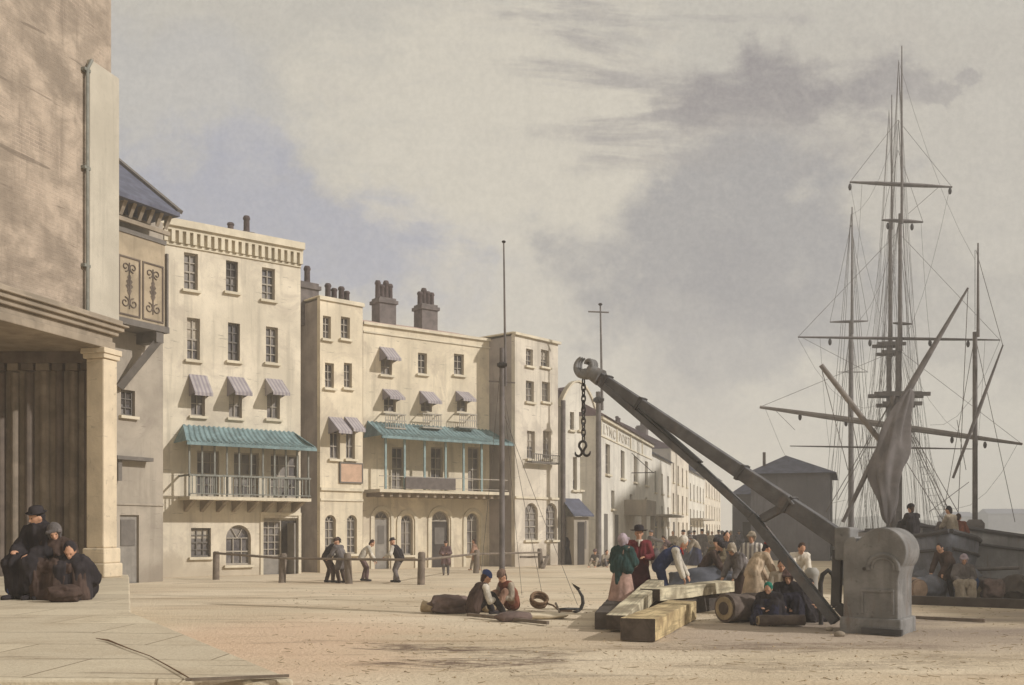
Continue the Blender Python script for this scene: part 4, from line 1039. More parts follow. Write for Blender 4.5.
mb = MB(); mb.beam((q.x, 45.6, .52), (p.x, 46.2, .5), .1, .1); mb.beam((p.x, 46.2, .55), (p.x-.3, 45.2, .0), .14, .14); mb.build('brace', POSTW, fe)

# ============================================================ timber baulks
BE = mat('painted_shade_end', S(86, 76, 68), var=.3, scale=5, bump=.4)  # dark tone that paints shade onto the baulk ends
def baulk(label, a, b, w, h, m, zb=0.0, za=0.0, roll=0):
    """squared timber lying from a to b (ground points), its underside at za and zb"""
    a, b = V((*a, za)), V((*b, zb)); d = b-a; L = d.length; rz = math.atan2(d.y, d.x); el = math.asin(d.z/L)
    mb = MB(); n = max(6, int(L/.25))
    xs = [L*i/n for i in range(n+1)]; vs = []; fs = []
    for x in xs:
        for (yy, zz) in ((-w/2,0),(w/2,0),(w/2,h),(-w/2,h)): vs.append((x, yy, zz))
    for i in range(n):
        for j in range(4): fs.append((i*4+j, i*4+(j+1)%4, (i+1)*4+(j+1)%4, (i+1)*4+j))
    fs += [(3,2,1,0), (n*4, n*4+1, n*4+2, n*4+3)]
    mb.add(vs, fs); o = mb.build('timber_baulk', m, None, bevel=.012); rough_up(o, .012, 2.3, L)
    if m is not TIMBERD:
        e = MB().box(-.014, .004, -w/2*.985, w/2*.985, h*.015, h*.985).build('shaded_end', BE, o); rough_up(e, .006, 5, L)
    o.location = a; o.rotation_euler = (Matrix.Rotation(rz, 3, 'Z') @ Matrix.Rotation(-el, 3, 'Y')).to_euler()
    tag(o, label, 'timber', 'timber baulks stacked by the crane'); return o
o = baulk('front yellow squared baulk lying on the ground with its dark end towards the quay edge', (1.98, 15.75), (3.35, 19.7), .56, .36, TIMBERY)
o = baulk('long pale baulk laid over the stack and reaching towards the bending man', (1.80, 17.3), (3.1, 21.4), .36, .26, TIMBER, zb=.44, za=.02)
o = baulk('weathered dark baulk on the ground at the shawled woman\'s feet', (1.66, 17.7), (2.25, 21.3), .40, .30, TIMBERD)
o = baulk('greenish pale baulk lying across the back of the stack beside the grey boat', (2.75, 19.9), (4.75, 22.3), .46, .24, TIMBER, zb=.38, za=.34)
o = baulk('dark baulk under the pale greenish one', (2.9, 20.1), (4.7, 22.6), .46, .36, TIMBERD)
# (end)
TARPD = mat('tarred_canvas', S(86, 88, 96), var=.3, scale=2, streak=.5, bump=.4)
# log and rolled bundles to the right of the stack
def log(label, a, b, r, m=LOG, hollow=True):
    a = V((*a, r)); b = V((*b, r)); d = (b-a); n = d.normalized(); t = thing('log', label, 'log', a, math.atan2(d.y, d.x), None); L = d.length
    mb = MB(); mb.tube([(L*i/8, 0, 0) for i in range(9)], [r*(1+.05*math.sin(i*2.3)) for i in range(9)], 16); o = mb.build('trunk', m, t, smooth=True); rough_up(o, r*.08, 3, L)
    mb = MB(); mb.lathe([(r*.82,-.012),(r*.82,.012)], 16, (-.012, 0, 0), Matrix.Rotation(R(90), 3, 'Y')); mb.build('cut_end', STRAW, o)
    mb = MB(); mb.lathe([(r*.45,-.012),(r*.45,.012)], 16, (-.03, 0, 0), Matrix.Rotation(R(90), 3, 'Y')); mb.build('cut_ring', LOG, o)
    return t
log('thick dark bark log lying end-on beside the front baulk', (4.02, 18.9), (5.35, 19.75), .27)
log('thin dark log lying in front of the seated dark group', (4.5, 18.25), (5.35, 18.3), .10)
# grey upturned boat and bales behind the stack
def bale(name, label, cat, px, py, w, d, h, m, rz=0, z=None, seed=0, group=None, lump=.22):
    p = G(px, py) if z is None else G(px, py, z); bm = bmesh.new(); bmesh.ops.create_icosphere(bm, subdivisions=4, radius=1)
    for v in bm.verts:
        c = v.co; s = max(abs(c.x), abs(c.y), abs(c.z)); c = c.lerp(c/s, .18) * (1/1.08)
        c += noise.noise_vector(c*1.9+V((seed*3.1, 0, 0)))*lump + noise.noise_vector(c*5+V((seed, 2, 0)))*lump*.25
        v.co = V((c.x*w/2, c.y*d/2, max(0, (c.z+.82)*h/1.75)))
    me = bpy.data.meshes.new(name); bm.to_mesh(me); bm.free(); me.materials.append(m)
    for q in me.polygons: q.use_smooth = True
    o = bpy.data.objects.new(name, me); COL.objects.link(o); o.location = (p.x, p.y, z or gz(p.x, p.y)); o.rotation_euler = (0, 0, rz); tag(o, label, cat, group); return o
bale('tarpaulin_heap', 'blue grey tarpaulin heap behind the timber stack', 'tarpaulin', 706, 602, 2.0, 1.6, .85, TARPD, .2, seed=1)
bale('sack', 'dark sack slumped behind the greenish baulk', 'sack', 735, 604, 1.0, .9, .72, TARPD, .5, seed=2)
bale('sack', 'pale sack beside the foot of the crane strut', 'sack', 806, 617, .7, .6, .5, STRAW, 0, seed=5)
# sailors' gear round the seated pair
bale('sack', 'long purple brown sack lying left of the blue capped sailor', 'sack', 449, 613, .95, .5, .38, SACKD, .15, seed=3, lump=.3)
bale('sack', 'grey brown sack between the two seated sailors', 'sack', 491, 612, .42, .4, .36, STRAW, .2, seed=4)
bale('sack', 'flat dark brown bundle lying in front of the red sailor', 'sack', 514, 621, .80, .38, .20, SACKD, .25, seed=6, lump=.1)
bale('sheet', 'pale folded canvas sheet lying under the rope coil', 'sheet', 538, 618, 1.3, .7, .12, mat('pale_canvas', S(206, 192, 166), var=.12, scale=3), .1, seed=7, lump=.12)
p = G(428, 613)
t = thing('basket', 'small round pale bucket tipped on its side at the left end of the gear', 'bucket', (p.x, p.y, .12), R(-20))
RX = Matrix.Rotation(R(-82), 3, 'Y')
MB().lathe([(.09,-.14),(.13,.12),(.115,.12),(.08,-.12)], 16, (0,0,0), RX).build('tub', STRAW, t, smooth=True)
MB().lathe([(.112,.10),(.112,.104)], 16, (0,0,0), RX).build('inside', DARKIN, t)
p = G(539, 611); mb = MB(); TM = Matrix.Rotation(R(38), 3, 'X') @ Matrix.Rotation(R(8), 3, 'Y')
for k in range(4):
    rr_ = .165+.016*(k % 2); mb.tube([V((p.x, p.y, .235)) + TM @ V((rr_*math.cos(R(a)), rr_*math.sin(R(a)), -.07+.045*k)) for a in range(0, 361, 15)], .028, 8, cap=False)
mb.tube([V((p.x, p.y, .235)) + TM @ V((.17, 0, -.07)), (p.x+.3, p.y-.1, .13), (p.x+.42, p.y-.3, .03), (p.x+.7, p.y-.35, .025)], .02, 8)
o = mb.build('rope_coil', ROPEB, None, smooth=True); tag(o, 'brown rope coil resting on the pale canvas sheet', 'rope coil')
p, q = G(468, 617), G(548, 625)
o = MB().beam((p.x, p.y, .05), (q.x, q.y, .04), .07, .06).build('pole', POSTW); tag(o, 'thin wooden pole lying in front of the seated sailors', 'pole')
# anchor
p = G(578, 612); an = thing('anchor', 'dark iron anchor lying with one fluke raised right of the rope coil', 'anchor', (p.x, p.y, 0), R(8)); an.scale = (.78, .78, .78)
mb = MB(); mb.tube([(.02,0,.08),(-.30,-.1,.10),(-.62,-.2,.10)], [.035,.035,.03], 8); mb.build('shank', IRON, an, smooth=True)
mb = MB()
pts = [(-.12, .05, .74), (.02, .02, .60), (.12, 0, .42), (.14, 0, .24), (.08, 0, .09), (-.02, -.02, .03), (-.10, -.25, .03), (-.22, -.42, .05)]
mb.tube(pts, [.02,.035,.045,.05,.05,.05,.04,.02], 8); arms = mb.build('arms', IRON, an, smooth=True)
mb = MB(); mb.add([(-.18,.05,.80),(.05,-.09,.66),(.06,.13,.66),(.0,.02,.58),(-.04,.02,.70)], [(0,1,4),(0,4,2),(1,3,4),(4,3,2),(0,2,3,1)]); mb.build('fluke', IRON, arms)
mb = MB(); mb.tube([(-.60,-.45,.04),(-.60,.1,.24)], .03, 8); mb.build('stock', POSTW, an, smooth=True)
# rope and straw on the pavement
mb = MB(); pts = []
for k, (px, py) in enumerate(((96, 640), (108, 642), (128, 650), (150, 658), (168, 668), (180, 675), (192, 682))):
    p = G(px, py, PH); pts.append((p.x, p.y, PH+.016))
mb.tube(pts, [.003,.009,.005,.004,.005,.006,.003], 8); o = mb.build('rope', ROPEB, None, smooth=True); tag(o, 'dark frayed rope lying across the flagged pavement', 'rope')
p, q = G(186, 681.5, PH), G(289, 678.5, PH)
o = MB().beam((p.x, p.y, PH+.014), (q.x, q.y, PH+.018), .028, .018).build('batten_or_shade', POSTW); rough_up(o, .008, 5); tag(o, 'dark strip standing in for the shadow of the near pavement edge', 'batten_or_shade')  # thin dark strip laid as the shadow of the pavement edge
# quay-edge logs and planks at the right
for k, (a, b, r, lb) in enumerate((((906, 604), (1060, 610), .11, 'long dark squared log lying along the quay edge'), ((912, 618), (985, 622), .03, 'thin brown pole lying on the ground right of the crane'))):
    p, q = G(*a), G(*b); o = MB().beam((p.x, p.y, r*.9), (q.x, q.y, r*.9), r*2.2, r*1.9).build('quay_log', TIMBERD if k == 0 else POSTW); rough_up(o, .02, 2); tag(o, lb, 'log')
p = G(916, 602); t = thing('barrel', 'small brown barrel lying on its side behind the crane pillar', 'barrel', (p.x, p.y+.5, .30), R(20))
RB = Matrix.Rotation(R(90), 3, 'X')
MB().lathe([(.24,-.42),(.285,-.2),(.30,0),(.285,.2),(.24,.42)], 18, (0,0,0), RB).build('staves', mat('barrel_oak', S(134, 112, 94), var=.2, scale=5), t, smooth=True)
MB().lathe([(.215,.422),(.215,.432)], 18, (0,0,0), RB).build('barrel_head', mat('barrel_head', S(158, 134, 114), var=.15, scale=5), t)
mb = MB()
for z in (-.33, -.15, .15, .33): r = .305-abs(z)*.15; mb.lathe([(r,z-.025),(r+.005,z),(r,z+.025)], 18, (0,0,0), RB)
mb.build('hoop', IRON, t)
p = G(1003, 596); mb = MB()
for k in range(4): mb.tube([(p.x+(.75-.06*k)*math.cos(R(a)), p.y+.5*math.sin(R(a)), .10+.10*k+.03*math.sin(R(a*3))) for a in range(0, 361, 15)], .06, 8)
o = mb.build('rope_coil', ROPE, None, smooth=True); tag(o, 'big dark hawser coil lying by the quay edge at the right', 'rope coil')
bale('sack', 'pale boxy bale next to the big hawser coil', 'bale', 983, 600, .55, .5, .42, STRAW, .1, seed=8, lump=.06)

# ============================================================ ships and boats
def hull(root, L, B, zk, zd, m, sheer=.5, bow=1.6, rim=True, n=22, mrim=None):
    """boat hull along local X (bow at +X), keel at zk, gunwale at zd plus sheer"""
    vs = []; fs = []; k = 9
    for i in range(n+1):
        t = i/n; x = L*(t-.5); w = B/2*(min(1, (t+.32)/.5)**.6 if t < .2 else 1)*(1-max(0, (t-.55)/.45)**2.2)
        w = max(w, .03); sh = zd + sheer*(2*t-1)**2*(1.3 if t > .5 else .8)
        rk = bow*max(0, (t-.85)/.15)
        for j in range(k):
            a = R(-90 + 180*j/(k-1)); y = w*math.copysign(abs(math.sin(a))**.6, math.sin(a)); f = abs(math.sin(a))**2.2
            z = zk + (sh-zk)*f; vs.append((x + rk*.3*f, y, z))
    for i in range(n):
        for j in range(k-1): fs.append((i*k+j, i*k+j+1, (i+1)*k+j+1, (i+1)*k+j))
    fs.append(tuple(range(k)))
    o = MB().add(vs, fs).build('hull', m, root, smooth=True); so = o.modifiers.new('thick', 'SOLIDIFY'); so.thickness = .1
    for j in (1, 2, k-3, k-2): MB().tube([V(vs[i*k+j])*1.0+V((0, .03 if vs[i*k+j][1] > 0 else -.03, 0)) for i in range(n+1)], .045, 6).build('wale', mrim or HULLD, o, smooth=True)
    dk = []; df = []
    for i in range(n+1):
        a, b = vs[i*k], vs[i*k+k-1]; f = .9; z = min(a[2], zd+.2)-.45
        dk += [(a[0], a[1]*f, z), (b[0], b[1]*f, z)]
    df = [(2*i, 2*i+1, 2*i+3, 2*i+2) for i in range(n)]
    MB().add(dk, df).build('deck', SPARL, root)
    mb = MB()
    for j in (0, k-1): mb.tube([vs[i*k+j] for i in range(n+1)], .07, 6)
    mb.build('gunwale', mrim or HULLD, o, smooth=True)
    return o
def shrouds(mb, top, feet, r=.02, rat=0):
    for f in feet: mb.tube([top, f], r, 4, cap=False)
    if rat:
        for q in range(1, rat):
            t = q/rat*.8
            for a, b in zip(feet, feet[1:]): mb.tube([V(a).lerp(V(top), t), V(b).lerp(V(top), t)], r*.7, 4, cap=False)
# the brig lies almost end-on
bp = V((22.45+1.5, 63)); bd = V((3.15, 10)).normalized(); brz = math.atan2(-bd.y, -bd.x)
brig = thing('brig', 'tall two masted square rigged brig with bare yards lying at the quay', 'ship', (bp.x, bp.y, -2.2), brz)
hull(brig, 32, 6.8, -1.5, 3.4, HULLG, .7, 2.5)
IM = Matrix.Translation((bp.x, bp.y, -2.2)) @ Matrix.Rotation(brz, 4, 'Z'); IMi = IM.inverted()
def bl(p): return IMi @ V(p)
def mast(root, inv, px, Y, segs, m=SPAR):
    segs = [(p, q, r1*.76, r2*.76) for p, q, r1, r2 in segs]
    """segs: list of (ybottom, ytop, r0, r1) in picture heights at depth Y"""
    for k, (yb, yt, a, b) in enumerate(segs):
        off = .25*k; P = lambda y: inv(W(px, y, Y) + V((0, -off, 0)))
        MB().tube([P(yb), P(yt)], [a, b], 8).build(('lower_mast', 'topmast', 'topgallant_mast')[k], m, root, smooth=True)
def yard(root, inv, p, q, Y, r, m=SPAR):
    a, b = W(*p, Y), W(*q, Y); pts = [a.lerp(b, t) for t in (0, .25, .5, .75, 1)]; r *= .8
    MB().tube([inv(x) for x in pts], [r*.45, r*.85, r, r*.85, r*.4], 7).build('yard', m, root, smooth=True)
Y1, Y2 = 58, 68
mast(brig, bl, 898.5, Y1, [(548, 338, .27, .22), (352, 215, .17, .13), (226, 50, .11, .04)])
mast(brig, bl, 889, Y2, [(545, 345, .26, .22), (358, 222, .2, .15), (232, 98, .10, .04)])
yard(brig, bl, (850, 182), (952, 187), Y1, .16); yard(brig, bl, (882, 220), (923, 222), Y1, .15)
yard(brig, bl, (798, 337), (1000, 340), Y1, .12); yard(brig, bl, (760, 407), (1022, 444), Y1-.6, .24, SPARL); yard(brig, bl, (790, 446), (975, 449), Y2-.5, .09)
yard(brig, bl, (893, 323), (912, 324), Y1, .12)
for (px, py, Y, w) in ((899, 395, Y1, 3.2), (889, 345, Y2, 1.9)):
    c = W(px, py, Y); mb = MB()
    for dz, ww in ((0, w), (-.55, w*.7)):
        for dy in (-.5, .5): mb.beam(bl(c+V((-ww/2, dy, dz))), bl(c+V((ww/2, dy, dz))), .16, .22)
    mb.beam(bl(c+V((-ww/2, 0, .1))), bl(c+V((ww/2, 0, .1))), 1.1, .1); mb.build('top_platform', SPAR, brig)
mb = MB()
for px, Y, tops in ((898.5, Y1, (60, 120, 222, 340)), (889, Y2, (110, 226, 346))):
    for yt in tops:
        T = W(px, yt, Y)
        for dx in (-3.4, -3.0, -2.6, -2.2, -1.8, 1.8, 2.2, 2.6, 3.0, 3.4):
            mb.tube([bl(T), bl(V((W(px, 530, Y).x+dx*(.35+.65*min(1, yt/330)), Y+random.uniform(-.8, 1.4), 1.4)))], .008, 4, cap=False)
T = bl(W(899, 396, Y1)); ft = [bl(V((W(899, 530, Y1).x+3.0, Y1-1.2+.7*i, 1.3))) for i in range(5)]; shrouds(mb, T, ft, .012, 16)
for a, b in (((850,182),(898,120)), ((952,187),(898,120)), ((798,337),(898,232)), ((1000,340),(898,232)), ((760,407),(898,350)), ((1022,444),(899,350)), ((882,220),(898,150)), ((923,222),(898,150)), ((775,410),(795,430)), ((803,338),(868,372)), ((940,186),(908,214))):
    mb.tube([bl(W(*a, Y1)), bl(W(*b, Y1))], .012, 4, cap=False)
rr_ = random.Random(5)
def sag(p, q, k):
    p, q = V(p), V(q); return [p.lerp(q, t) - V((0, 0, k*4*t*(1-t))) for t in (0, .2, .4, .6, .8, 1)]
for a, b, k in (((850,183),(890,338),1.2), ((950,187),(905,338),1.0), ((798,338),(880,405),1.5), ((1000,340),(930,425),1.5), ((765,408),(846,500),2), ((1018,443),(940,505),1.5), ((862,184),(850,322),1.4), ((899,62),(975,260),1.0),
                ((899,120),(851,215),1.2), ((899,222),(851,324),1.4), ((898,340),(975,440),1.2), ((820,338),(830,450),.8), ((985,340),(975,470),.8), ((870,430),(866,520),.3), ((925,430),(930,515),.3), ((884,222),(866,340),.6), ((921,222),(930,340),.6)):
    mb.tube([bl(x) for x in sag(W(*a, Y1), W(*b, Y1+rr_.uniform(-1, 3)), k)], .009, 4, cap=False)
mb.build('rigging', ROPE, brig)
for px, py in ((850,187),(950,191),(888,226),(912,227),(830,342),(870,343),(930,343),(968,344),(800,417),(846,423),(952,440),(985,445)):
    MB().ell(bl(W(px, py, Y1-.1)), .14, .10, .2).build('block', IRON, brig, smooth=True)

def local_frame(root):
    M = Matrix.Translation(root.location) @ Matrix.Rotation(root.rotation_euler.z, 4, 'Z'); I = M.inverted()
    return lambda p: I @ V(p)
# schooner behind, left of the brig
Y3 = 78; p = W(851, 530, Y3)
sch = thing('schooner', 'slighter grey schooner with one crosstreed mast left of the brig', 'ship', (p.x, p.y+2, -2.2), R(72)); sl = local_frame(sch)
hull(sch, 20, 5.0, -1.2, 3.2, HULLG, .5, 2.0)
mast(sch, sl, 851, Y3, [(545, 322, .30, .22), (334, 208, .17, .06)])
yard(sch, sl, (830, 322), (868, 321), Y3, .14); yard(sch, sl, (838, 372), (868, 372), Y3, .06)
mb = MB()
for yt in (214, 324):
    for dx in (-2.6, -2.1, -1.5, 1.5, 2.1, 2.6): mb.tube([sl(W(851, yt, Y3)), sl(V((p.x+dx, Y3+dx*.4, 1.2)))], .02, 4, cap=False)
for a, b in (((830,322),(851,225)), ((868,321),(851,225)), ((845,372),(851,330))): mb.tube([sl(W(*a, Y3)), sl(W(*b, Y3))], .016, 4, cap=False)
mb.build('rigging', ROPE, sch)

# sailing barge with a furled lug sail hanging from a long raking yard
Y4 = 33.0; p = W(893, 530, Y4)
lug = thing('lugger', 'sailing barge whose furled grey sail hangs from a long raking yard above the crane', 'ship', (p.x+.3, p.y+1.5, -2.2), R(75)); ll = local_frame(lug)
hull(lug, 12, 3.4, -.8, 2.9, HULLB, .4, 1.2)
mast(lug, ll, 893, Y4, [(545, 396, .13, .11)])
def spar(root, inv, pts, Y, rr, kind='spar', m=SPAR):
    MB().tube([inv(W(px, py, Y+dy)) for px, py, dy in pts], rr, 8).build(kind, m, root, smooth=True)
spar(lug, ll, ((843, 522, -.1), (868, 470, -.1), (905, 396, -.1), (925, 361, -.1), (968, 288, -.1)), Y4, [.06, .09, .12, .10, .035], 'yard')
spar(lug, ll, ((821, 365, .3), (850, 402, .3), (884, 446, .2)), Y4, [.085, .10, .09], 'sprit', SPARL)
# the furled sail: a loose bag of folds, widest in the middle
vs = []; fs = []
ctr = [(910, 388, .10), (902, 406, .30), (897, 424, .38), (893, 442, .50), (889, 458, .54), (886, 474, .50), (886, 490, .38), (887, 506, .26), (887, 518, .17), (888, 525, .05)]
nn = 26
for i, (px, py, w) in enumerate(ctr):
    c = W(px, py, Y4-.25)
    for j in range(nn):
        a = 2*math.pi*j/nn; fold = 1 + .26*math.cos(a*5+i*.7) + .20*math.cos(a*8-i*1.1) + .16*math.sin(i*2.1+a)
        vs.append(ll(c + V((w*math.cos(a)*fold, .36*w*math.sin(a)*fold - .05, 0))))
for i in range(len(ctr)-1):
    for j in range(nn): fs.append((i*nn+j, i*nn+(j+1)%nn, (i+1)*nn+(j+1)%nn, (i+1)*nn+j))
fs += [tuple(range(nn)), tuple(range((len(ctr)-1)*nn, len(ctr)*nn))]
o = MB().add(vs, fs).build('furled_sail', SAILC, lug, smooth=True); so = o.modifiers.new('sub', 'SUBSURF'); so.levels = 1; so.render_levels = 2
mb = MB()
for a, b in (((893,398),(838,500)), ((893,398),(826,512)), ((893,398),(950,512)), ((893,398),(958,512)), ((848,400),(850,478)), ((848,400),(862,470)), ((968,289),(958,516)), ((821,366),(848,470)), ((905,460),(944,522)), ((912,440),(950,520))):
    mb.tube([ll(W(*a, Y4)), ll(W(*b, Y4))], .012, 4, cap=False)
mb.build('rigging', ROPE, lug)

# big barge alongside at the right edge with its mast and gaff
Y5 = 38.0; p = W(975, 530, Y5)
brg = thing('barge', 'grey barge at the right edge with a tall plain mast and steep gaff', 'ship', (p.x+2.0, p.y-1.5, -2.2), R(-155)); bg_ = local_frame(brg)
hull(brg, 13, 4.2, -.8, 3.55, HULLG, .45, 1.2)
mast(brg, bg_, 975, Y5, [(545, 332, .13, .11), (338, 245, .08, .035)])
spar(brg, bg_, ((953, 478, 0), (978, 412, 0), (1003, 345, 0)), Y5-.3, [.05, .08, .03], 'gaff')
mb = MB()
for a, b in (((975,335),(942,522)), ((975,335),(1015,522)), ((975,250),(975,330)), ((1003,346),(976,250)), ((966,470),(957,420)), ((929,512),(969,482))): mb.tube([bg_(W(*a, Y5)), bg_(W(*b, Y5))], .012, 4, cap=False)
mb.build('rigging', ROPE, brg)
MB().lathe([(.30,0),(.34,.25),(.34,.35),(.22,.5)], 14, bg_(W(975, 530, Y5))+V((0,0,-.1))).build('mast_coat', SAILC, brg, smooth=True)
p = W(1010, 560, 31); b2 = thing('open_boat', 'blunt grey open boat drawn up beside the quay at the right edge', 'boat', (p.x+1.2, 30.4, -.5), R(196))
hull(b2, 7.0, 2.4, -.4, 1.9, HULLG, .35, .6)
for s in (-1.2, .4): MB().box(s, s+.25, -.9, .9, 1.5, 1.56).build('thwart', SPARL, b2)
# beamy lighter seen end on, with furled canvas over its cargo
p = W(932, 530, 27.4); lt = thing('lighter', 'bluff blue grey lighter lying end-on behind the barrel', 'boat', (p.x+.55, 29.6, -.9), R(-99)); lf = local_frame(lt)
hull(lt, 6.4, 2.9, -.3, 2.30, HULLB, .25, .4)
for s in (-1, 1): MB().box(-2.9, -2.2, s*.9-.12, s*.9+.12, 1.8, 2.7).build('timber_head', HULLD, lt)
mb = MB(); mb.beam((-1.5, -1.5, 2.50), (-1.3, 1.5, 2.50), .18, .14); mb.build('beam', SPARL, lt)
bale('tarpaulin_heap', 'slate blue canvas heap on the quay edge behind the standing dark figure', 'tarpaulin', 944, 594, 2.1, 1.0, .95, HULLB, 0, seed=11)

# clutter on the quay by the boats
bale('tarpaulin_heap', 'low grey crumpled canvas heap between the barrel and the stooping person', 'tarpaulin', 929, 600, .9, .7, .62, HULLB, .3, seed=31, lump=.3)
bale('sack', 'brown sack leaning on the quay edge right of the grey shawled person', 'sack', 993, 601, .6, .5, .55, SACKD, .1, seed=32, lump=.3)
bale('sack', 'dark lumpy sack at the extreme right edge of the quay', 'sack', 1018, 600, .9, .6, .6, TIMBERD, .2, seed=33, lump=.35)
for k, (a_, b_, z0, z1, r, lb) in enumerate((((925, 592), (1020, 596), .55, .75, .05, 'dark spar resting across the bales at the right quay edge'), ((965, 590), (1024, 588), .35, 1.0, .045, 'grey oar propped up over the hawser coil at the right'))):
    p, q = G(*a_), G(*b_); o = MB().tube([(p.x, p.y-.2, z0), ((p.x+q.x)/2, (p.y+q.y)/2, (z0+z1)/2+.02), (q.x, q.y, z1)], r, 8).build('spar' if k == 0 else 'oar', SPAR, None, smooth=True); tag(o, lb, 'spar' if k == 0 else 'oar')
t = thing('basket', 'round wicker basket standing before the seated dark group', 'basket', tuple(G(745, 616).xy)+(0,))
MB().lathe([(.15,0),(.2,.16),(.21,.24),(.19,.24),(.14,.03)], 16).build('weave', STRAW, t, smooth=True); MB().lathe([(.18,.17),(.185,.2),(.01,.23)], 14).build('contents', SACKD, t)
bale('sack', 'grey sack propped against the log beside the dark seated group', 'sack', 757, 612, .55, .45, .42, SACKD, .2, seed=34, lump=.3)
bale('sack', 'small brown sack on top of the tarpaulin side of the timber stack', 'sack', 690, 600, .6, .5, .5, SACKD, .4, seed=35, lump=.3)
# ============================================================ people
def ik(a, t, l1, l2, pole):
    a, t = V(a), V(t); d = t-a; D = min(d.length, (l1+l2)*.995); d = d.normalized(); t2 = a+d*D
    x = (l1*l1-l2*l2+D*D)/(2*D); h = math.sqrt(max(0, l1*l1-x*x)); pv = V(pole)-d*V(pole).dot(d)
    pv = pv.normalized() if pv.length > 1e-5 else V((0,1,0))
    return a+d*x+pv*h, t2
def voxel(mb, name, m, parent, vs, fold=0, ff=9, smooth_it=3, seed=0.0):
    me = mb.mesh(name); t = bpy.data.objects.new('t', me); COL.objects.link(t)
    r = t.modifiers.new('r', 'REMESH'); r.mode = 'VOXEL'; r.voxel_size = vs
    if smooth_it: sm = t.modifiers.new('s', 'SMOOTH'); sm.iterations = smooth_it; sm.factor = .5
    dg = bpy.context.evaluated_depsgraph_get(); m2 = bpy.data.meshes.new_from_object(t.evaluated_get(dg)); bpy.data.objects.remove(t); bpy.data.meshes.remove(me)
    m2.name = name
    if fold:
        nr = [v.normal.copy() for v in m2.vertices]
        for v, n in zip(m2.vertices, nr):
            q = V((v.co.x*ff*1.5, v.co.y*ff*1.5, v.co.z*ff*.35)) + V((seed, 0, 0)); v.co += n*((.35-abs(noise.noise(q)))*fold*.8 + noise.noise(q*2.6)*fold*.35)
    m2.materials.clear(); m2.materials.append(m)
    for p in m2.polygons: p.use_smooth = True
    o = bpy.data.objects.new(name, m2); COL.objects.link(o); o.parent = parent; return o
POSES = {   # pelvis, lean, head pitch, left hand, right hand, left ankle, right ankle, knee pole
 'stand': dict(P=(0,0,.93), lean=3, hp=4, hands=((-.27,.06,.80),(.27,.10,.82)), feet=((-.11,-.02,.08),(.11,.05,.08))),
 'talk': dict(P=(0,0,.93), lean=4, hp=8, hands=((-.12,.30,1.12),(.14,.28,1.08)), feet=((-.11,-.02,.08),(.11,.06,.08))),
 'reach': dict(P=(0,0,.92), lean=10, hp=5, hands=((-.25,.05,.85),(.35,.55,1.22)), feet=((-.13,-.12,.08),(.12,.16,.08))),
 'walk': dict(P=(0,0,.91), lean=6, hp=5, hands=((-.27,.22,.88),(.27,-.16,.84)), feet=((-.09,-.28,.10),(.09,.26,.08))),
 'bend': dict(P=(0,-.12,.86), lean=78, hp=20, hands=((-.14,.52,.44),(.16,.50,.40)), feet=((-.13,-.05,.08),(.13,.06,.08))),
 'stoop': dict(P=(0,-.10,.88), lean=42, hp=25, hands=((-.16,.42,.66),(.18,.46,.70)), feet=((-.13,-.05,.08),(.12,.10,.08))),
 'lean': dict(P=(0,-.10,.90), lean=28, hp=10, hands=((-.20,.40,.92),(.20,.42,.92)), feet=((-.11,-.05,.08),(.11,-.12,.08))),
 'sit': dict(P=(0,0,.15), lean=22, hp=18, hands=((-.10,.42,.30),(.12,.44,.34)), feet=((-.16,.52,.06),(.18,.60,.06))),
 'kneel': dict(P=(0,0,.30), lean=20, hp=25, hands=((-.12,.44,.34),(.14,.46,.40)), feet=((-.12,-.22,.06),(.12,-.20,.06)), knee=(0,1,.1)),
 'bench': dict(P=(0,0,.50), lean=14, hp=14, hands=((-.12,.36,.56),(.14,.38,.58)), feet=((-.13,.40,.07),(.14,.46,.07))),
}
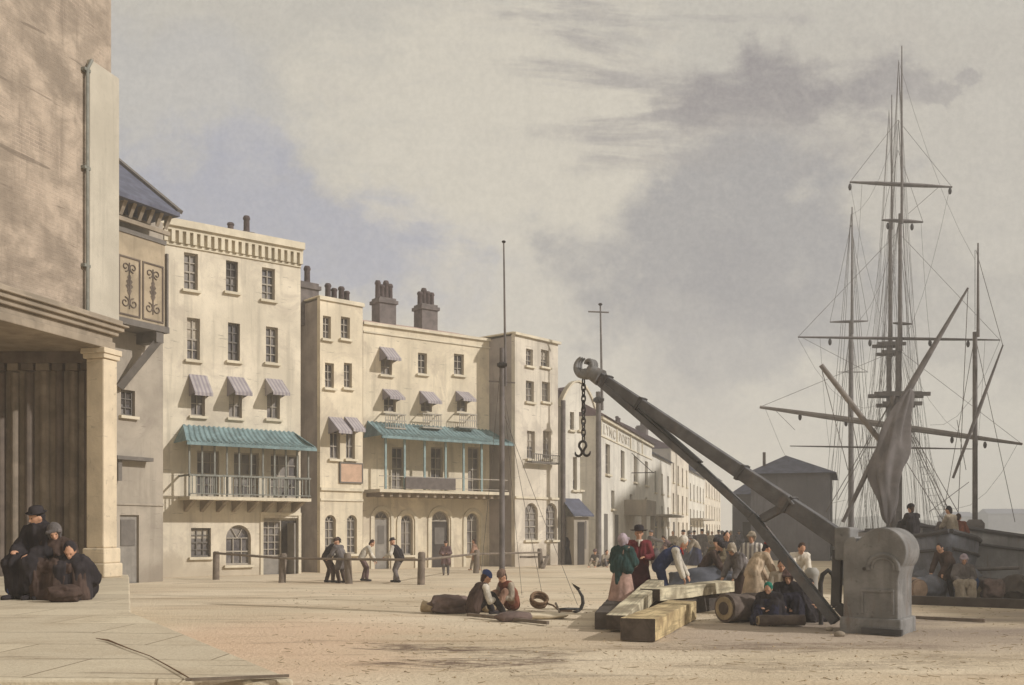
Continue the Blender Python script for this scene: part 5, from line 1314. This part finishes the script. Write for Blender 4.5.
def person(label, x, y, z, yaw, pose, H=1.7, wear=(), fine=True, group=None, mod=None):
    """yaw in degrees: 0 faces away from the quay camera, 180 towards it, 90 to the left"""
    ps = dict(POSES[pose]); ps.update(mod or {}); k = H/1.7; rt = thing('person', label, 'person', (x, y, z), R(yaw), group)
    seed = (x*7.3+y*3.1) % 17
    sc = lambda p: V(p)*k
    P = sc(ps['P']); L = R(ps['lean']); tw = R(ps.get('turn', 0))
    sd = lambda a: V((0, math.sin(a), math.cos(a)))
    C = P + sd(L*.7)*.26*k; N = C + sd(L)*.25*k
    hpit = L*.55 + R(ps['hp']); hd = sd(hpit*.8); Hd = N + hd*.17*k; sx = V((1, 0, 0))
    yw = R(ps.get('hy', 0)); hf = sd(hpit+R(90)); hx = (sx*math.cos(yw)+hf*math.sin(yw)).normalized(); hf2 = (hf*math.cos(yw)-sx*math.sin(yw)).normalized()
    HM = Matrix((hx, hf2, hd)).transposed()     # head frame: x right, y forward, z up
    hp = lambda a, b, c: Hd + HM @ V((a*k, b*k, c*k))
    Sh = [N - sd(L)*.05*k + sx*s*.175*k for s in (-1, 1)]
    arms = []; legs = []
    for i, s in enumerate((-1, 1)):
        e, h = ik(Sh[i], sc(ps['hands'][i]), .29*k, .26*k, V((s*.6, -.4, -.7))); arms.append((Sh[i], e, h))
        hip = P + sx*s*.095*k; kn, an = ik(hip, sc(ps['feet'][i]), .43*k, .43*k, V(ps.get('knee', (s*.15, 1, .25)))); legs.append((hip, kn, an))
    b = MB(); r = lambda q: q*k
    for s in (-.07, .07):
        b.caps(P+sx*r(s), C+sx*r(s), r(.105), r(.11)); b.caps(C+sx*r(s), N-sd(L)*r(.07)+sx*r(s), r(.11), r(.085))
    b.caps(Sh[0], Sh[1], r(.065), r(.065)); b.caps(N-sd(L)*r(.04), Hd-hd*r(.02), r(.055), r(.05))
    b.ell(Hd+hd*r(.01), r(.078), r(.098), r(.118), 14, HM); b.caps(hp(0,.035,-.07), hp(0,.062,-.088), r(.05), r(.034))
    b.caps(hp(0,.088,.015), hp(0,.112,-.022), r(.011), r(.017)); b.caps(hp(-.035,.084,.034), hp(.035,.084,.034), r(.014), r(.014)); b.caps(hp(-.022,.086,-.058), hp(.022,.086,-.058), r(.011), r(.011))
    for s in (-1, 1): b.ell(hp(s*.080,-.005,-.01), r(.014), r(.026), r(.034), 8, HM)
    for i, s in enumerate((-1, 1)):
        a, e, h = arms[i]; b.caps(a, e, r(.054), r(.042)); b.caps(e, h, r(.043), r(.030))
        d = (h-e).normalized(); sdv = d.cross(V((0,0,1))); sdv = sdv.normalized() if sdv.length > .01 else sx.copy(); up = sdv.cross(d)
        if fine:
            for o_ in (-.022, 0, .022): b.caps(h, h+d*r(.075)+sdv*r(o_), r(.020), r(.016), 6)
            for q, (o_, ln) in enumerate(((-.030,.058),(-.010,.072),(.011,.068),(.031,.050))):
                m0 = h+d*r(.08)+sdv*r(o_); m1 = m0+d*r(ln*.55)-up*r(.008); m2 = m1+d*r(ln*.40)-up*r(.026); b.caps(m0, m1, r(.0105), r(.0098), 6); b.caps(m1, m2, r(.0098), r(.0085), 6)
            b.caps(h+d*r(.03)-sdv*r(s*.024), h+d*r(.075)-sdv*r(s*.055)-up*r(.012), r(.013), r(.010), 6)
        else: b.caps(h, h+d*r(.12), r(.032), r(.020), 6)
        hip, kn, an = legs[i]; b.caps(hip, kn, r(.082), r(.056)); b.caps(kn, kn.lerp(an, .4), r(.054), r(.056)); b.caps(kn.lerp(an, .4), an, r(.056), r(.036))
        ft = V((s*.04, 1, 0)).normalized()
        if pose == 'kneel': ft = V((0, -.8, -.1)).normalized()
        b.caps(an-ft*r(.05)-V((0,0,r(.03))), an+ft*r(.14)-V((0,0,r(.042))), r(.038), r(.030))
    voxel(b, 'body', SKIN, rt, r(.0125 if fine else .026), 0, smooth_it=2)
    vq = r(.0145 if fine else .032)
    if fine:
        for s in (-1, 1): MB().ell(hp(s*.032,.088,.012), r(.011), r(.008), r(.008), 8, HM).build('eye', IRON, rt, smooth=True)
    seated = pose in ('sit', 'kneel', 'bench')
    for w in wear:
        kind, m = w[0], w[1]; c = MB()
        if kind in ('coat', 'shirt', 'jacket', 'waistcoat', 'gown'):
            f = .030 if kind in ('coat', 'gown') else .020
            if kind == 'waistcoat': f = .036
            for s in (-.075, .075):
                c.caps(P+sx*r(s), C+sx*r(s), r(.108+f), r(.112+f)); c.caps(C+sx*r(s), N-sd(L)*r(.07)+sx*r(s*.9), r(.112+f), r(.085+f))
            c.caps(Sh[0]*.86+Sh[1]*.14 if kind == 'waistcoat' else Sh[0], Sh[1]*.86+Sh[0]*.14 if kind == 'waistcoat' else Sh[1], r(.064+f), r(.064+f)); c.caps(N-sd(L)*r(.05), N+hd*r(.01), r(.07), r(.062))
            if kind != 'waistcoat':
                for a, e, h in arms: c.caps(a, e, r(.056+f), r(.050+f)); c.caps(e, e.lerp(h, .93), r(.050+f), r(.036+f))
            if kind == 'coat' and not seated:
                for i, s in enumerate((-1, 1)): q = legs[i][0].lerp(legs[i][1], .75); c.caps(P+sx*r(s*.07), q+V((s*r(.02), -r(.03), 0)), r(.14), r(.13))
                c.caps(P-V((0,r(.05),0)), (legs[0][1]+legs[1][1])/2-V((0,r(.06),-r(.12))), r(.13), r(.13))
            voxel(c, kind, m, rt, vq, r(.022), 10, 2, seed)
        elif kind == 'trousers':
            c.caps(P-sx*r(.07), P+sx*r(.07), r(.125), r(.125))
            for hip, kn, an in legs: c.caps(hip, kn, r(.105), r(.082)); c.caps(kn, kn.lerp(an, .9), r(.082), r(.066))
            voxel(c, kind, m, rt, vq, r(.022), 10, 2, seed)
        elif kind == 'boots':
            for i, (hip, kn, an) in enumerate(legs):
                ft = V(((-1, 1)[i]*.04, 1, 0)).normalized() if pose != 'kneel' else V((0, -.8, -.1)).normalized()
                c.caps(an-ft*r(.05)-V((0,0,r(.03))), an+ft*r(.15)-V((0,0,r(.042))), r(.047), r(.037)); c.caps(an.lerp(kn, .35), an, r(.066), r(.05))
            voxel(c, kind, m, rt, vq, 0, 9, 1)
        elif kind == 'skirt':
            if seated:
                c.caps(P, P+V((0,r(.05),0)), r(.19), r(.2))
                for hip, kn, an in legs:
                    c.caps(hip, kn, r(.16), r(.13)); c.caps(kn, an, r(.13), r(.14)); c.caps(P, an, r(.18), r(.14))
                c.caps(legs[0][1], legs[1][1], r(.12), r(.12)); c.caps(legs[0][2], legs[1][2], r(.13), r(.13))
                voxel(c, kind, m, rt, vq, r(.05), 7, 2, seed)
            else:
                fc = (legs[0][2]+legs[1][2])/2; n = 40; vs = []; fs = []; rows = 9; wide = w[2] if len(w) > 2 else 1
                for i in range(rows):
                    t = i/(rows-1); cen = (P+sd(L*.7)*r(.12)).lerp(V((fc.x, fc.y-r(.02), r(.03))), t); ra = r(.165+.20*t**.8*wide)
                    for j in range(n):
                        a = 2*math.pi*j/n; fo = 1+t*(.07*math.cos(9*a+seed)+.05*math.cos(14*a+2*seed))
                        vs.append(cen+V((ra*math.cos(a)*fo, ra*.86*math.sin(a)*fo, 0)))
                for i in range(rows-1):
                    for j in range(n): fs.append((i*n+j, i*n+(j+1)%n, (i+1)*n+(j+1)%n, (i+1)*n+j))
                fs += [tuple(range(n)), tuple(range((rows-1)*n, rows*n))]
                c.add(vs, fs).build('skirt', m, rt, smooth=True)
        elif kind == 'apron':
            fc = (legs[0][2]+legs[1][2])/2; vs = []; n = 8
            for i in range(6):
                t = i/5*.8; cen = (P+sd(L*.7)*r(.12)).lerp(V((fc.x, fc.y, r(.05))), t); ra = r(.185+.22*t**.8)
                for j in range(n+1): a = R(50+80*j/n); vs.append(cen+V((ra*math.cos(a), ra*.88*math.sin(a)+r(.012), 0)))
            fs = [(i*(n+1)+j, i*(n+1)+j+1, (i+1)*(n+1)+j+1, (i+1)*(n+1)+j) for i in range(5) for j in range(n)]
            o = c.add(vs, fs).build('apron', m, rt, smooth=True); so = o.modifiers.new('thick', 'SOLIDIFY'); so.thickness = .012
        elif kind == 'shawl':
            c.caps(N+hd*r(.0), N-sd(L)*r(.05), r(.085), r(.12)); c.caps(Sh[0], Sh[1], r(.105), r(.105))
            for a, e, h in arms: c.caps(a, e.lerp(a, .1), r(.10), r(.105))
            for s in (-.07, .07): c.caps(N-sd(L)*r(.06)+sx*r(s), C.lerp(P, .6)+sx*r(s*1.3), r(.13), r(.19))
            c.caps(C-V((0,r(.10),0)), P-V((0,r(.16),r(.22))), r(.13), r(.06)); c.caps(C+V((0,r(.10),r(.05))), P+V((0,r(.10),0)), r(.11), r(.09))
            voxel(c, kind, m, rt, vq, r(.035), 8, 2, seed)
        elif kind == 'cloak':
            ft = (legs[0][2]+legs[1][2])/2
            c.caps(Sh[0], Sh[1], r(.12), r(.12)); c.caps(N-sd(L)*r(.05), P, r(.17), r(.28))
            for a, e, h in arms: c.caps(a, e, r(.12), r(.12)); c.caps(e, h.lerp(e, .2), r(.11), r(.10))
            for i, s in enumerate((-1, 1)): c.caps(P+sx*s*r(.12), legs[i][1], r(.22), r(.15)); c.caps(legs[i][1], legs[i][2].lerp(P, .25), r(.14), r(.2))
            voxel(c, kind, m, rt, r(.024), r(.055), 6.5, 2, seed)
        elif kind == 'hair':
            c.ell(hp(0,-.022,.028), r(.085), r(.092), r(.108), 12, HM); c.caps(hp(0,-.06,0), hp(0,-.05,-.09), r(.06), r(.045)); voxel(c, kind, m, rt, vq*.7, r(.012), 20, 1, seed)
        elif kind == 'beard':
            c.ell(hp(0,.068,-.095), r(.052), r(.04), r(.06), 10, HM); voxel(c, kind, m, rt, vq*.6, r(.012), 22, 1, seed)
        elif kind in ('hat', 'top_hat', 'cap', 'bonnet', 'headscarf', 'wide_hat'):
            if kind in ('hat', 'top_hat', 'wide_hat'):
                br = {'hat': .145, 'top_hat': .14, 'wide_hat': .19}[kind]; hh = {'hat': .095, 'top_hat': .19, 'wide_hat': .11}[kind]
                T = HM @ Matrix.Rotation(R(8), 3, 'X')
                c.lathe([(.092,-.01),(br*.8,-.012),(br,.006),(br*.8,.004),(.102,.006),(.100,hh*.5),(.090,hh*.82),(.060,hh*.98),(.01,hh+.006)], 20, (0,0,0), T); c.v = [tuple(V(v)*k + hp(0,-.008,.062)) for v in c.v]
                c.build('hat', m, rt, smooth=True)
            elif kind == 'cap':
                c.ell(hp(0,-.014,.070), r(.104), r(.118), r(.088), 14, HM); c.caps(hp(-.05,.085,.055), hp(.05,.085,.055), r(.018), r(.018)); voxel(c, kind, m, rt, vq*.7, r(.014), 16, 1, seed)
            else:
                big = 1.22 if kind == 'bonnet' else 1.08
                c.ell(hp(0,-.03,.028), r(.088*big), r(.095*big), r(.108*big), 14, HM); c.caps(hp(0,-.05,-.05), hp(0,-.03,-.11), r(.07), r(.06))
                if kind == 'bonnet': c.caps(hp(-.085,.06,.05), hp(.085,.06,.05), r(.035), r(.035)); c.caps(hp(-.08,.05,.05), hp(-.07,.04,-.06), r(.025), r(.02)); c.caps(hp(.08,.05,.05), hp(.07,.04,-.06), r(.025), r(.02))
                voxel(c, kind, m, rt, vq*.7, r(.014), 16, 1, seed)
        elif kind == 'neckerchief':
            pts = [N+hd*r(.015)+V((r(.075)*math.cos(R(a)), r(.07)*math.sin(R(a)), 0)) for a in range(0, 361, 30)]; c.tube(pts, r(.022), 8)
            c.caps(N+V((0,r(.08),0)), N+V((0,r(.11),-r(.10))), r(.025), r(.014)); voxel(c, kind, m, rt, vq*.7, r(.01), 16, 1, seed)
        elif kind == 'basket':
            h = arms[1][2]; c.lathe([(.10,-.2),(.16,.0),(.15,0),(.09,-.18)], 14, h-V((0,0,r(.14)))); c.build('basket', m, rt)
    return rt
BLACK = cloth(52, 48, 50); DKBROWN = cloth(78, 64, 58); BROWN = cloth(112, 92, 80); GREYC = cloth(110, 104, 102); DKBLUE = cloth(54, 62, 92); WHITE = cloth(204, 196, 182)
CREAMC = cloth(186, 166, 142); MAROON = cloth(112, 52, 56); GREEN = cloth(48, 70, 68); TEALC = cloth(44, 116, 98); RED = cloth(150, 42, 40); RUST = cloth(122, 76, 62); PURP = cloth(112, 92, 90)
PINKC = cloth(170, 140, 128); BLUE = cloth(56, 72, 116); LILAC = cloth(160, 146, 152); BRICKC = cloth(150, 118, 100); PALE = cloth(156, 144, 128)
HAIR = cloth(70, 54, 46)

# --- beggars huddled on the raised pavement, a bench hidden under their cloaks
yb = 14.6; mb = MB(); px0, px1 = W(8, 530, yb).x, W(84, 530, yb).x
bx = lambda px: W(px, 530, yb).x
bench = thing('bench', 'low plank bench under the huddled group by the boarded wall', 'bench', (bx(45), yb+.25, PH))
MB().box(-.55, .62, -.2, .2, .32, .38).build('seat', BOARDD, bench, bevel=.008)
for s in (-.5, .5): MB().box(s-.03, s+.03, -.17, .17, 0, .318).build('leg', BOARDD, bench)
person('bearded man in a black hat and dark cloak huddled at the bench end', bx(40), yb+.2, PH, 160, 'bench', 1.78, [('cloak', BLACK), ('trousers', BLUE), ('boots', BLACK), ('beard', BLACK), ('hair', BLACK), ('hat', BLACK)], mod=dict(P=(0,0,.48), lean=16, hands=((-.15,.4,.62),(.12,.42,.66)), hy=-20))
person('woman in a pale cap and brown wrap leaning against the bearded man', bx(60), yb+.12, PH, 172, 'bench', 1.6, [('cloak', DKBROWN), ('skirt', DKBROWN), ('boots', BLACK), ('bonnet', GREYC)], mod=dict(P=(0,0,.38), lean=24, hands=((-.1,.35,.5),(.1,.3,.5)), hy=25, feet=((-.13,.42,.07),(.14,.40,.07))))
person('dark wrapped beggar crouching low at the right end of the bench', bx(76), yb-.02, PH, 190, 'sit', 1.55, [('cloak', BLACK), ('skirt', DKBROWN), ('boots', BLACK), ('headscarf', BLACK)], mod=dict(P=(0,0,.18), lean=34, hp=22, feet=((-.16,.36,.06),(.16,.34,.06)), hands=((-.1,.3,.35),(.1,.3,.35))))
p = G(70, 603, PH); bale('bundle', 'brown ragged bundle at the feet of the huddled beggars', 'bundle', 64, 602, .5, .34, .24, DKBROWN, .2, z=PH, seed=14)

# --- people along the rail fence
def gp(px, Y): return W(px, 530, Y).x, Y
x, y = gp(329, 33.3); person('white sleeved man in a dark hat leaning on the rail beside a grey coat', x, y, 0, -60, 'stoop', 1.62, [('shirt', WHITE), ('waistcoat', BLACK), ('trousers', DKBROWN), ('boots', BLACK), ('hat', BLACK)], group='people by the rail fence')
x, y = gp(340, 33.0); person('person in a long grey coat pressed close to the white sleeved man at the rail', x, y, 0, 60, 'lean', 1.52, [('coat', GREYC), ('trousers', DKBROWN), ('boots', BLACK), ('cap', DKBROWN)], group='people by the rail fence')
x, y = gp(364, 34.2); person('stooping person in a white shirt behind the rail left of the reaching man', x, y, 0, -80, 'stoop', 1.55, [('shirt', WHITE), ('trousers', PURP), ('boots', BLACK), ('hair', HAIR)], group='people by the rail fence')
x, y = gp(397, 33.4); person('dark waistcoated man stretching an arm over the rail', x, y, 0, 70, 'reach', 1.55, [('shirt', WHITE), ('waistcoat', BLACK), ('trousers', GREYC), ('boots', BLACK), ('hat', BLACK)], group='people by the rail fence', mod=dict(hands=((-.25,.35,.95),(.25,.55,.98)), lean=34, P=(0,-.12,.88)))
x, y = gp(446, 38.5); person('small grey figure standing before the dark arched door of the verandah house', x, y, 0, 175, 'talk', 1.30, [('coat', PURP), ('trousers', GREYC), ('boots', DKBROWN), ('cap', DKBROWN)], fine=False, group='people by the rail fence')
x, y = gp(475, 43.0); person('small pale figure walking close to the verandah house wall', x, y, 0, 80, 'walk', 1.35, [('coat', BRICKC), ('trousers', PALE), ('hair', HAIR)], fine=False, group='people by the rail fence')

# --- the seated sailors
p = G(473, 616); person('seated sailor in a blue cap and dark waistcoat with white sleeves', p.x, p.y+.15, 0, -62, 'sit', 1.72, [('shirt', WHITE), ('waistcoat', DKBROWN), ('trousers', BLACK), ('boots', BLACK), ('hair', HAIR), ('cap', BLUE)], mod=dict(lean=30))
p = G(512, 611); person('seated sailor in a rust red jacket facing the blue capped one', p.x, p.y+.1, 0, 128, 'sit', 1.66, [('shirt', PALE), ('waistcoat', RUST), ('trousers', BRICKC), ('boots', DKBROWN), ('hair', HAIR), ('cap', BROWN)], mod=dict(lean=26, hp=24))

# --- group at the timber
x, y = gp(622, 20.6); person('woman in a dark green shawl, lilac bonnet and pinkish skirt standing by the timber', x, y, 0, -38, 'talk', 1.62, [('gown', PINKC), ('skirt', PINKC, .9), ('shawl', GREEN), ('boots', DKBROWN), ('bonnet', LILAC)])
x, y = gp(639, 21.6); person('tall person in a maroon jacket and big black hat behind the timber', x, y, 0, 172, 'talk', 1.78, [('jacket', MAROON), ('skirt', cloth(82, 46, 52), .75), ('boots', BLACK), ('hair', HAIR), ('neckerchief', WHITE), ('wide_hat', BLACK)])
x, y = gp(664, 21.4); person('bending man in white sleeves, navy waistcoat and red neckerchief working over a baulk', x, y, 0, -100, 'bend', 1.80, [('shirt', WHITE), ('waistcoat', DKBLUE), ('trousers', DKBLUE), ('boots', BLACK), ('neckerchief', RED), ('headscarf', WHITE)], mod=dict(P=(0,-.1,.92), lean=56, hands=((-.10,.50,.66),(.16,.42,.60))))
x, y = gp(717, 26.5); person('person in olive brown clothes talking behind the tarpaulin heap', x, y, 0, 150, 'talk', 1.50, [('coat', cloth(106, 96, 78)), ('trousers', DKBROWN), ('boots', BLACK), ('cap', BLACK)])
x, y = gp(726, 26.8); person('dark waistcoated man with white sleeves behind the tarpaulin heap', x, y, 0, -160, 'stand', 1.66, [('shirt', WHITE), ('waistcoat', BLACK), ('trousers', GREYC), ('boots', BLACK), ('hair', BLACK)])
x, y = gp(756, 20.9); person('stooping woman in a cream coat with a red and black cap', x, y, 0, -70, 'stoop', 1.62, [('gown', CREAMC), ('skirt', CREAMC, 1.15), ('boots', DKBROWN), ('hair', BLACK), ('cap', RED)], mod=dict(lean=40))
x, y = gp(752, 24.0); person('person in a grey and white striped smock standing behind the cream coated woman', x, y, 0, 160, 'talk', 1.66, [('gown', STRIPE), ('skirt', GREYC), ('bonnet', PALE)])
x, y = gp(772, 18.95); person('seated child with a teal green headscarf at the front of the dark group', x, y, 0, 150, 'sit', 1.45, [('cloak', BLACK), ('skirt', cloth(46, 46, 60)), ('boots', BLACK), ('headscarf', TEALC)], mod=dict(lean=30))
x, y = gp(788, 19.15); person('seated woman in black with one white sleeve beside the teal scarfed child', x, y, 0, 165, 'sit', 1.72, [('shirt', WHITE), ('shawl', BLACK), ('skirt', cloth(50, 48, 58)), ('boots', BLACK), ('bonnet', PURP)], mod=dict(lean=16, P=(0,0,.2)))
x, y = gp(800, 19.6); person('huddled figure in black at the right end of the dark seated group', x, y, 0, 200, 'sit', 1.55, [('cloak', BLACK), ('skirt', BLACK), ('boots', BLACK), ('headscarf', BLACK)], mod=dict(lean=35))
x, y = gp(781, 20.8); person('pale shirted person sitting behind the dark group with brown hair', x, y, 0, 170, 'bench', 1.60, [('shirt', PALE), ('trousers', GREYC), ('boots', BLACK), ('hair', HAIR)], mod=dict(P=(0,0,.42)))
x, y = gp(797, 22.4); person('brown haired person in grey white seen between strut and dark group', x, y, 0, 185, 'stoop', 1.60, [('shirt', WHITE), ('trousers', PALE), ('boots', BLACK), ('hair', HAIR)])

# --- people at the boats
x, y = gp(931, 26.9); person('person in a black coat and hat sitting high on the lighter', x, y+1.2, 1.50, 20, 'sit', 1.62, [('coat', BLACK), ('trousers', BLACK), ('boots', BLACK), ('hair', HAIR), ('cap', BLACK)], mod=dict(lean=6, P=(0,0,.22)))
x, y = gp(953, 28.4); person('person in a pale shirt sitting on the lighter right of the black coated one', x, y, 1.5, 30, 'sit', 1.60, [('shirt', PALE), ('trousers', GREYC), ('boots', BLACK), ('hair', BLACK)], mod=dict(lean=12, P=(0,0,.2)))
x, y = gp(962, 28.2); person('person in a reddish jacket crouching on the lighter behind its gunwale', x, y+.3, 1.45, -30, 'sit', 1.5, [('jacket', RUST), ('trousers', PURP), ('hair', HAIR)], mod=dict(lean=35))
x, y = gp(947, 25.0); person('dark coated person standing at the quay edge beside the canvas heap', x, y, 0, 120, 'stoop', 1.55, [('coat', DKBROWN), ('trousers', BLACK), ('boots', BLACK), ('hair', BLACK)])
x, y = gp(963, 24.6); person('person in a pale skirt and grey shawl sitting by a blue bundle', x, y, 0, 165, 'bench', 1.5, [('gown', GREYC), ('skirt', PALE), ('shawl', GREYC), ('bonnet', LILAC)])
x, y = gp(971, 24.3); o = bale('bundle', 'deep blue cloth bundle resting beside the grey shawled person', 'bundle', 969, 600, .5, .45, .72, cloth(48, 70, 104), .3, seed=17)

# --- far figures in the street
far = [(570, 50.3, 'dark robed figure standing at the door of the gabled shop', 160, 'stand', 1.6, [('gown', DKBLUE), ('skirt', BLACK), ('shawl', BLACK), ('bonnet', GREYC)]),
 (597, 47.2, 'pale grey figure sitting on the left of the distant mast foot', 150, 'sit', 1.55, [('coat', GREYC), ('trousers', PALE), ('cap', PURP)]),
 (605, 47.4, 'faint grey figure sitting on the right of the distant mast foot', 200, 'sit', 1.5, [('coat', PALE), ('trousers', GREYC), ('hair', HAIR)]),
 (649, 47.5, 'grey man with one arm held out in front of the lettered frieze house', -80, 'reach', 1.7, [('coat', GREYC), ('trousers', DKBROWN), ('hat', GREYC)]),
 (662, 50.0, 'first of the grey crouching figures at the left of the street crowd', -60, 'kneel', 1.6, [('coat', GREYC), ('trousers', GREYC), ('cap', PURP)]),
 (669, 50.5, 'stooping grey figure second from the left of the street crowd', 80, 'stoop', 1.6, [('coat', PURP), ('trousers', GREYC), ('hair', HAIR)]),
 (676, 50.0, 'figure in slate grey crouching just left of the standing pair in the street', 60, 'kneel', 1.65, [('coat', cloth(92, 94, 104)), ('trousers', GREYC), ('hat', BLACK)]),
 (684, 50.8, 'standing man in dark blue grey and a hat at the middle of the street crowd', 100, 'stand', 1.7, [('coat', cloth(82, 86, 100)), ('trousers', GREYC), ('hat', BLACK)]),
 (689, 49.8, 'standing woman in a long blue grey gown at the middle of the street crowd', -120, 'talk', 1.68, [('gown', cloth(100, 104, 116)), ('skirt', cloth(92, 96, 108)), ('bonnet', GREYC)]),
 (696, 49.2, 'stooping woman in a wide navy skirt at the right of the street crowd', 90, 'stoop', 1.66, [('gown', PALE), ('skirt', cloth(56, 58, 78), 1.4), ('bonnet', GREYC)]),
 (702, 54.0, 'thin grey figure standing behind the woman in the navy skirt', 180, 'stand', 1.75, [('coat', GREYC), ('trousers', GREYC), ('cap', BLACK)]),
 (712, 66.0, 'faint pale figure alone in the street right of the crowd', 170, 'walk', 1.65, [('gown', PALE), ('skirt', PALE), ('hair', HAIR)]),
 (719, 62.0, 'left of two dark blue grey figures near the far end of the street', 150, 'talk', 1.7, [('coat', cloth(96, 96, 108)), ('trousers', GREYC), ('hat', GREYC)]),
 (722, 62.6, 'right of two dark blue grey figures near the far end of the street', -150, 'stand', 1.66, [('gown', cloth(104, 104, 114)), ('skirt', GREYC), ('bonnet', GREYC)]),
 (739, 64.0, 'farthest grey figure beside the small dark shed', 170, 'walk', 1.72, [('coat', cloth(112, 110, 118)), ('trousers', GREYC), ('cap', GREYC)])]
for px, Y, lb, yw, pose, H, wr in far:
    x, y = gp(px, Y); person(lb, x, y, 0, yw, pose, H, wr, fine=False, group='people in the far street')
p = gp(667, 51.5); bale('sack', 'low heap of grey goods under the crouching figures in the street', 'sacks', 668, 563, 2.2, 1.0, .7, GREYC, .1, seed=21)

# ============================================================ air
hz = MB().box(-470, 470, -60, 470, -5, 36).build('haze', bpy.data.materials.new('air'))
am = hz.data.materials[0]; am.use_nodes = True; t = am.node_tree; t.nodes.clear()
pv = t.nodes.new('ShaderNodeVolumePrincipled'); pv.inputs['Color'].default_value = (.95, .94, .925, 1); pv.inputs['Density'].default_value = HAZE; pv.inputs['Anisotropy'].default_value = .2
ou = t.nodes.new('ShaderNodeOutputMaterial'); t.links.new(pv.outputs[0], ou.inputs['Volume'])
hz['kind'] = 'stuff'

# loose stones, chips and straw on the ground
rng = random.Random(3); mb = MB()
for i in range(2600):
    Y = 8+rng.random()**1.4*22; x = (rng.random()*1.05-.32)*Y*.75
    if x < -1.2-(Y-6.75)*.62 + .4: continue
    r_ = .006+.022*rng.random()**3; z = gz(x, Y); q = V((x, Y, z))
    if i % 3: mb.add([q+V((r_,0,0)), q+V((-r_*.7,r_*.6,0)), q+V((-r_*.4,-r_*.8,0)), q+V((0,0,r_*.9))], [(0,1,3),(1,2,3),(2,0,3)])
    else:
        a = rng.random()*3.14; l = .05+.12*rng.random(); e = V((math.cos(a)*l, math.sin(a)*l*.7, .012)); mb.tube([q, q+e], .0045, 4)
o = mb.build('gravel', STRAW); o['kind'] = 'stuff'

x, y = gp(741, 22.6); person('grey shawled woman half hidden between the tarpaulin and the cream coat', x, y, 0, 120, 'stoop', 1.56, [('gown', GREYC), ('skirt', DKBROWN), ('shawl', GREYC), ('bonnet', PALE)])
x, y = gp(708, 24.4); person('dark bearded man leaning over the tarpaulin heap', x, y, 0, -110, 'stoop', 1.6, [('coat', DKBROWN), ('trousers', BLACK), ('boots', BLACK), ('beard', BLACK), ('cap', BLACK)])
x, y = gp(809, 19.9); person('small dark child sitting against the crane strut', x, y, 0, 160, 'sit', 1.25, [('cloak', DKBLUE), ('trousers', BLACK), ('boots', BLACK), ('cap', DKBROWN)])

for k, (px, Y, lb, yw, pose, wr) in enumerate(((731, 58, 'grey bonneted woman far off just left of the warehouse corner', 150, 'stand', [('gown', GREYC), ('skirt', cloth(84, 84, 96)), ('bonnet', PALE)]),
  (694, 60, 'thin dark man standing far behind the navy skirted woman', 190, 'stand', [('coat', cloth(82, 80, 88)), ('trousers', GREYC), ('hat', BLACK)]),
  (708, 57, 'pale bonneted woman next to the far end of the street crowd', 160, 'talk', [('gown', PALE), ('skirt', GREYC), ('bonnet', PALE)]),
  (656, 52, 'dark squatting boy at the left edge of the far crowd', 120, 'kneel', [('coat', cloth(84, 78, 80)), ('trousers', GREYC), ('cap', BLACK)]),
  (673, 54, 'man with a pale shirt standing behind the crouching street figures', 170, 'talk', [('shirt', PALE), ('trousers', DKBROWN), ('hair', HAIR)]),
  (727, 74, 'faintest figure at the very end of the street', 170, 'stand', [('coat', cloth(112, 110, 116)), ('trousers', GREYC), ('hat', GREYC)]))):
    x, y = gp(px, Y); person(lb, x, y, 0, yw, pose, 1.66, wr, fine=False, group='people in the far street')
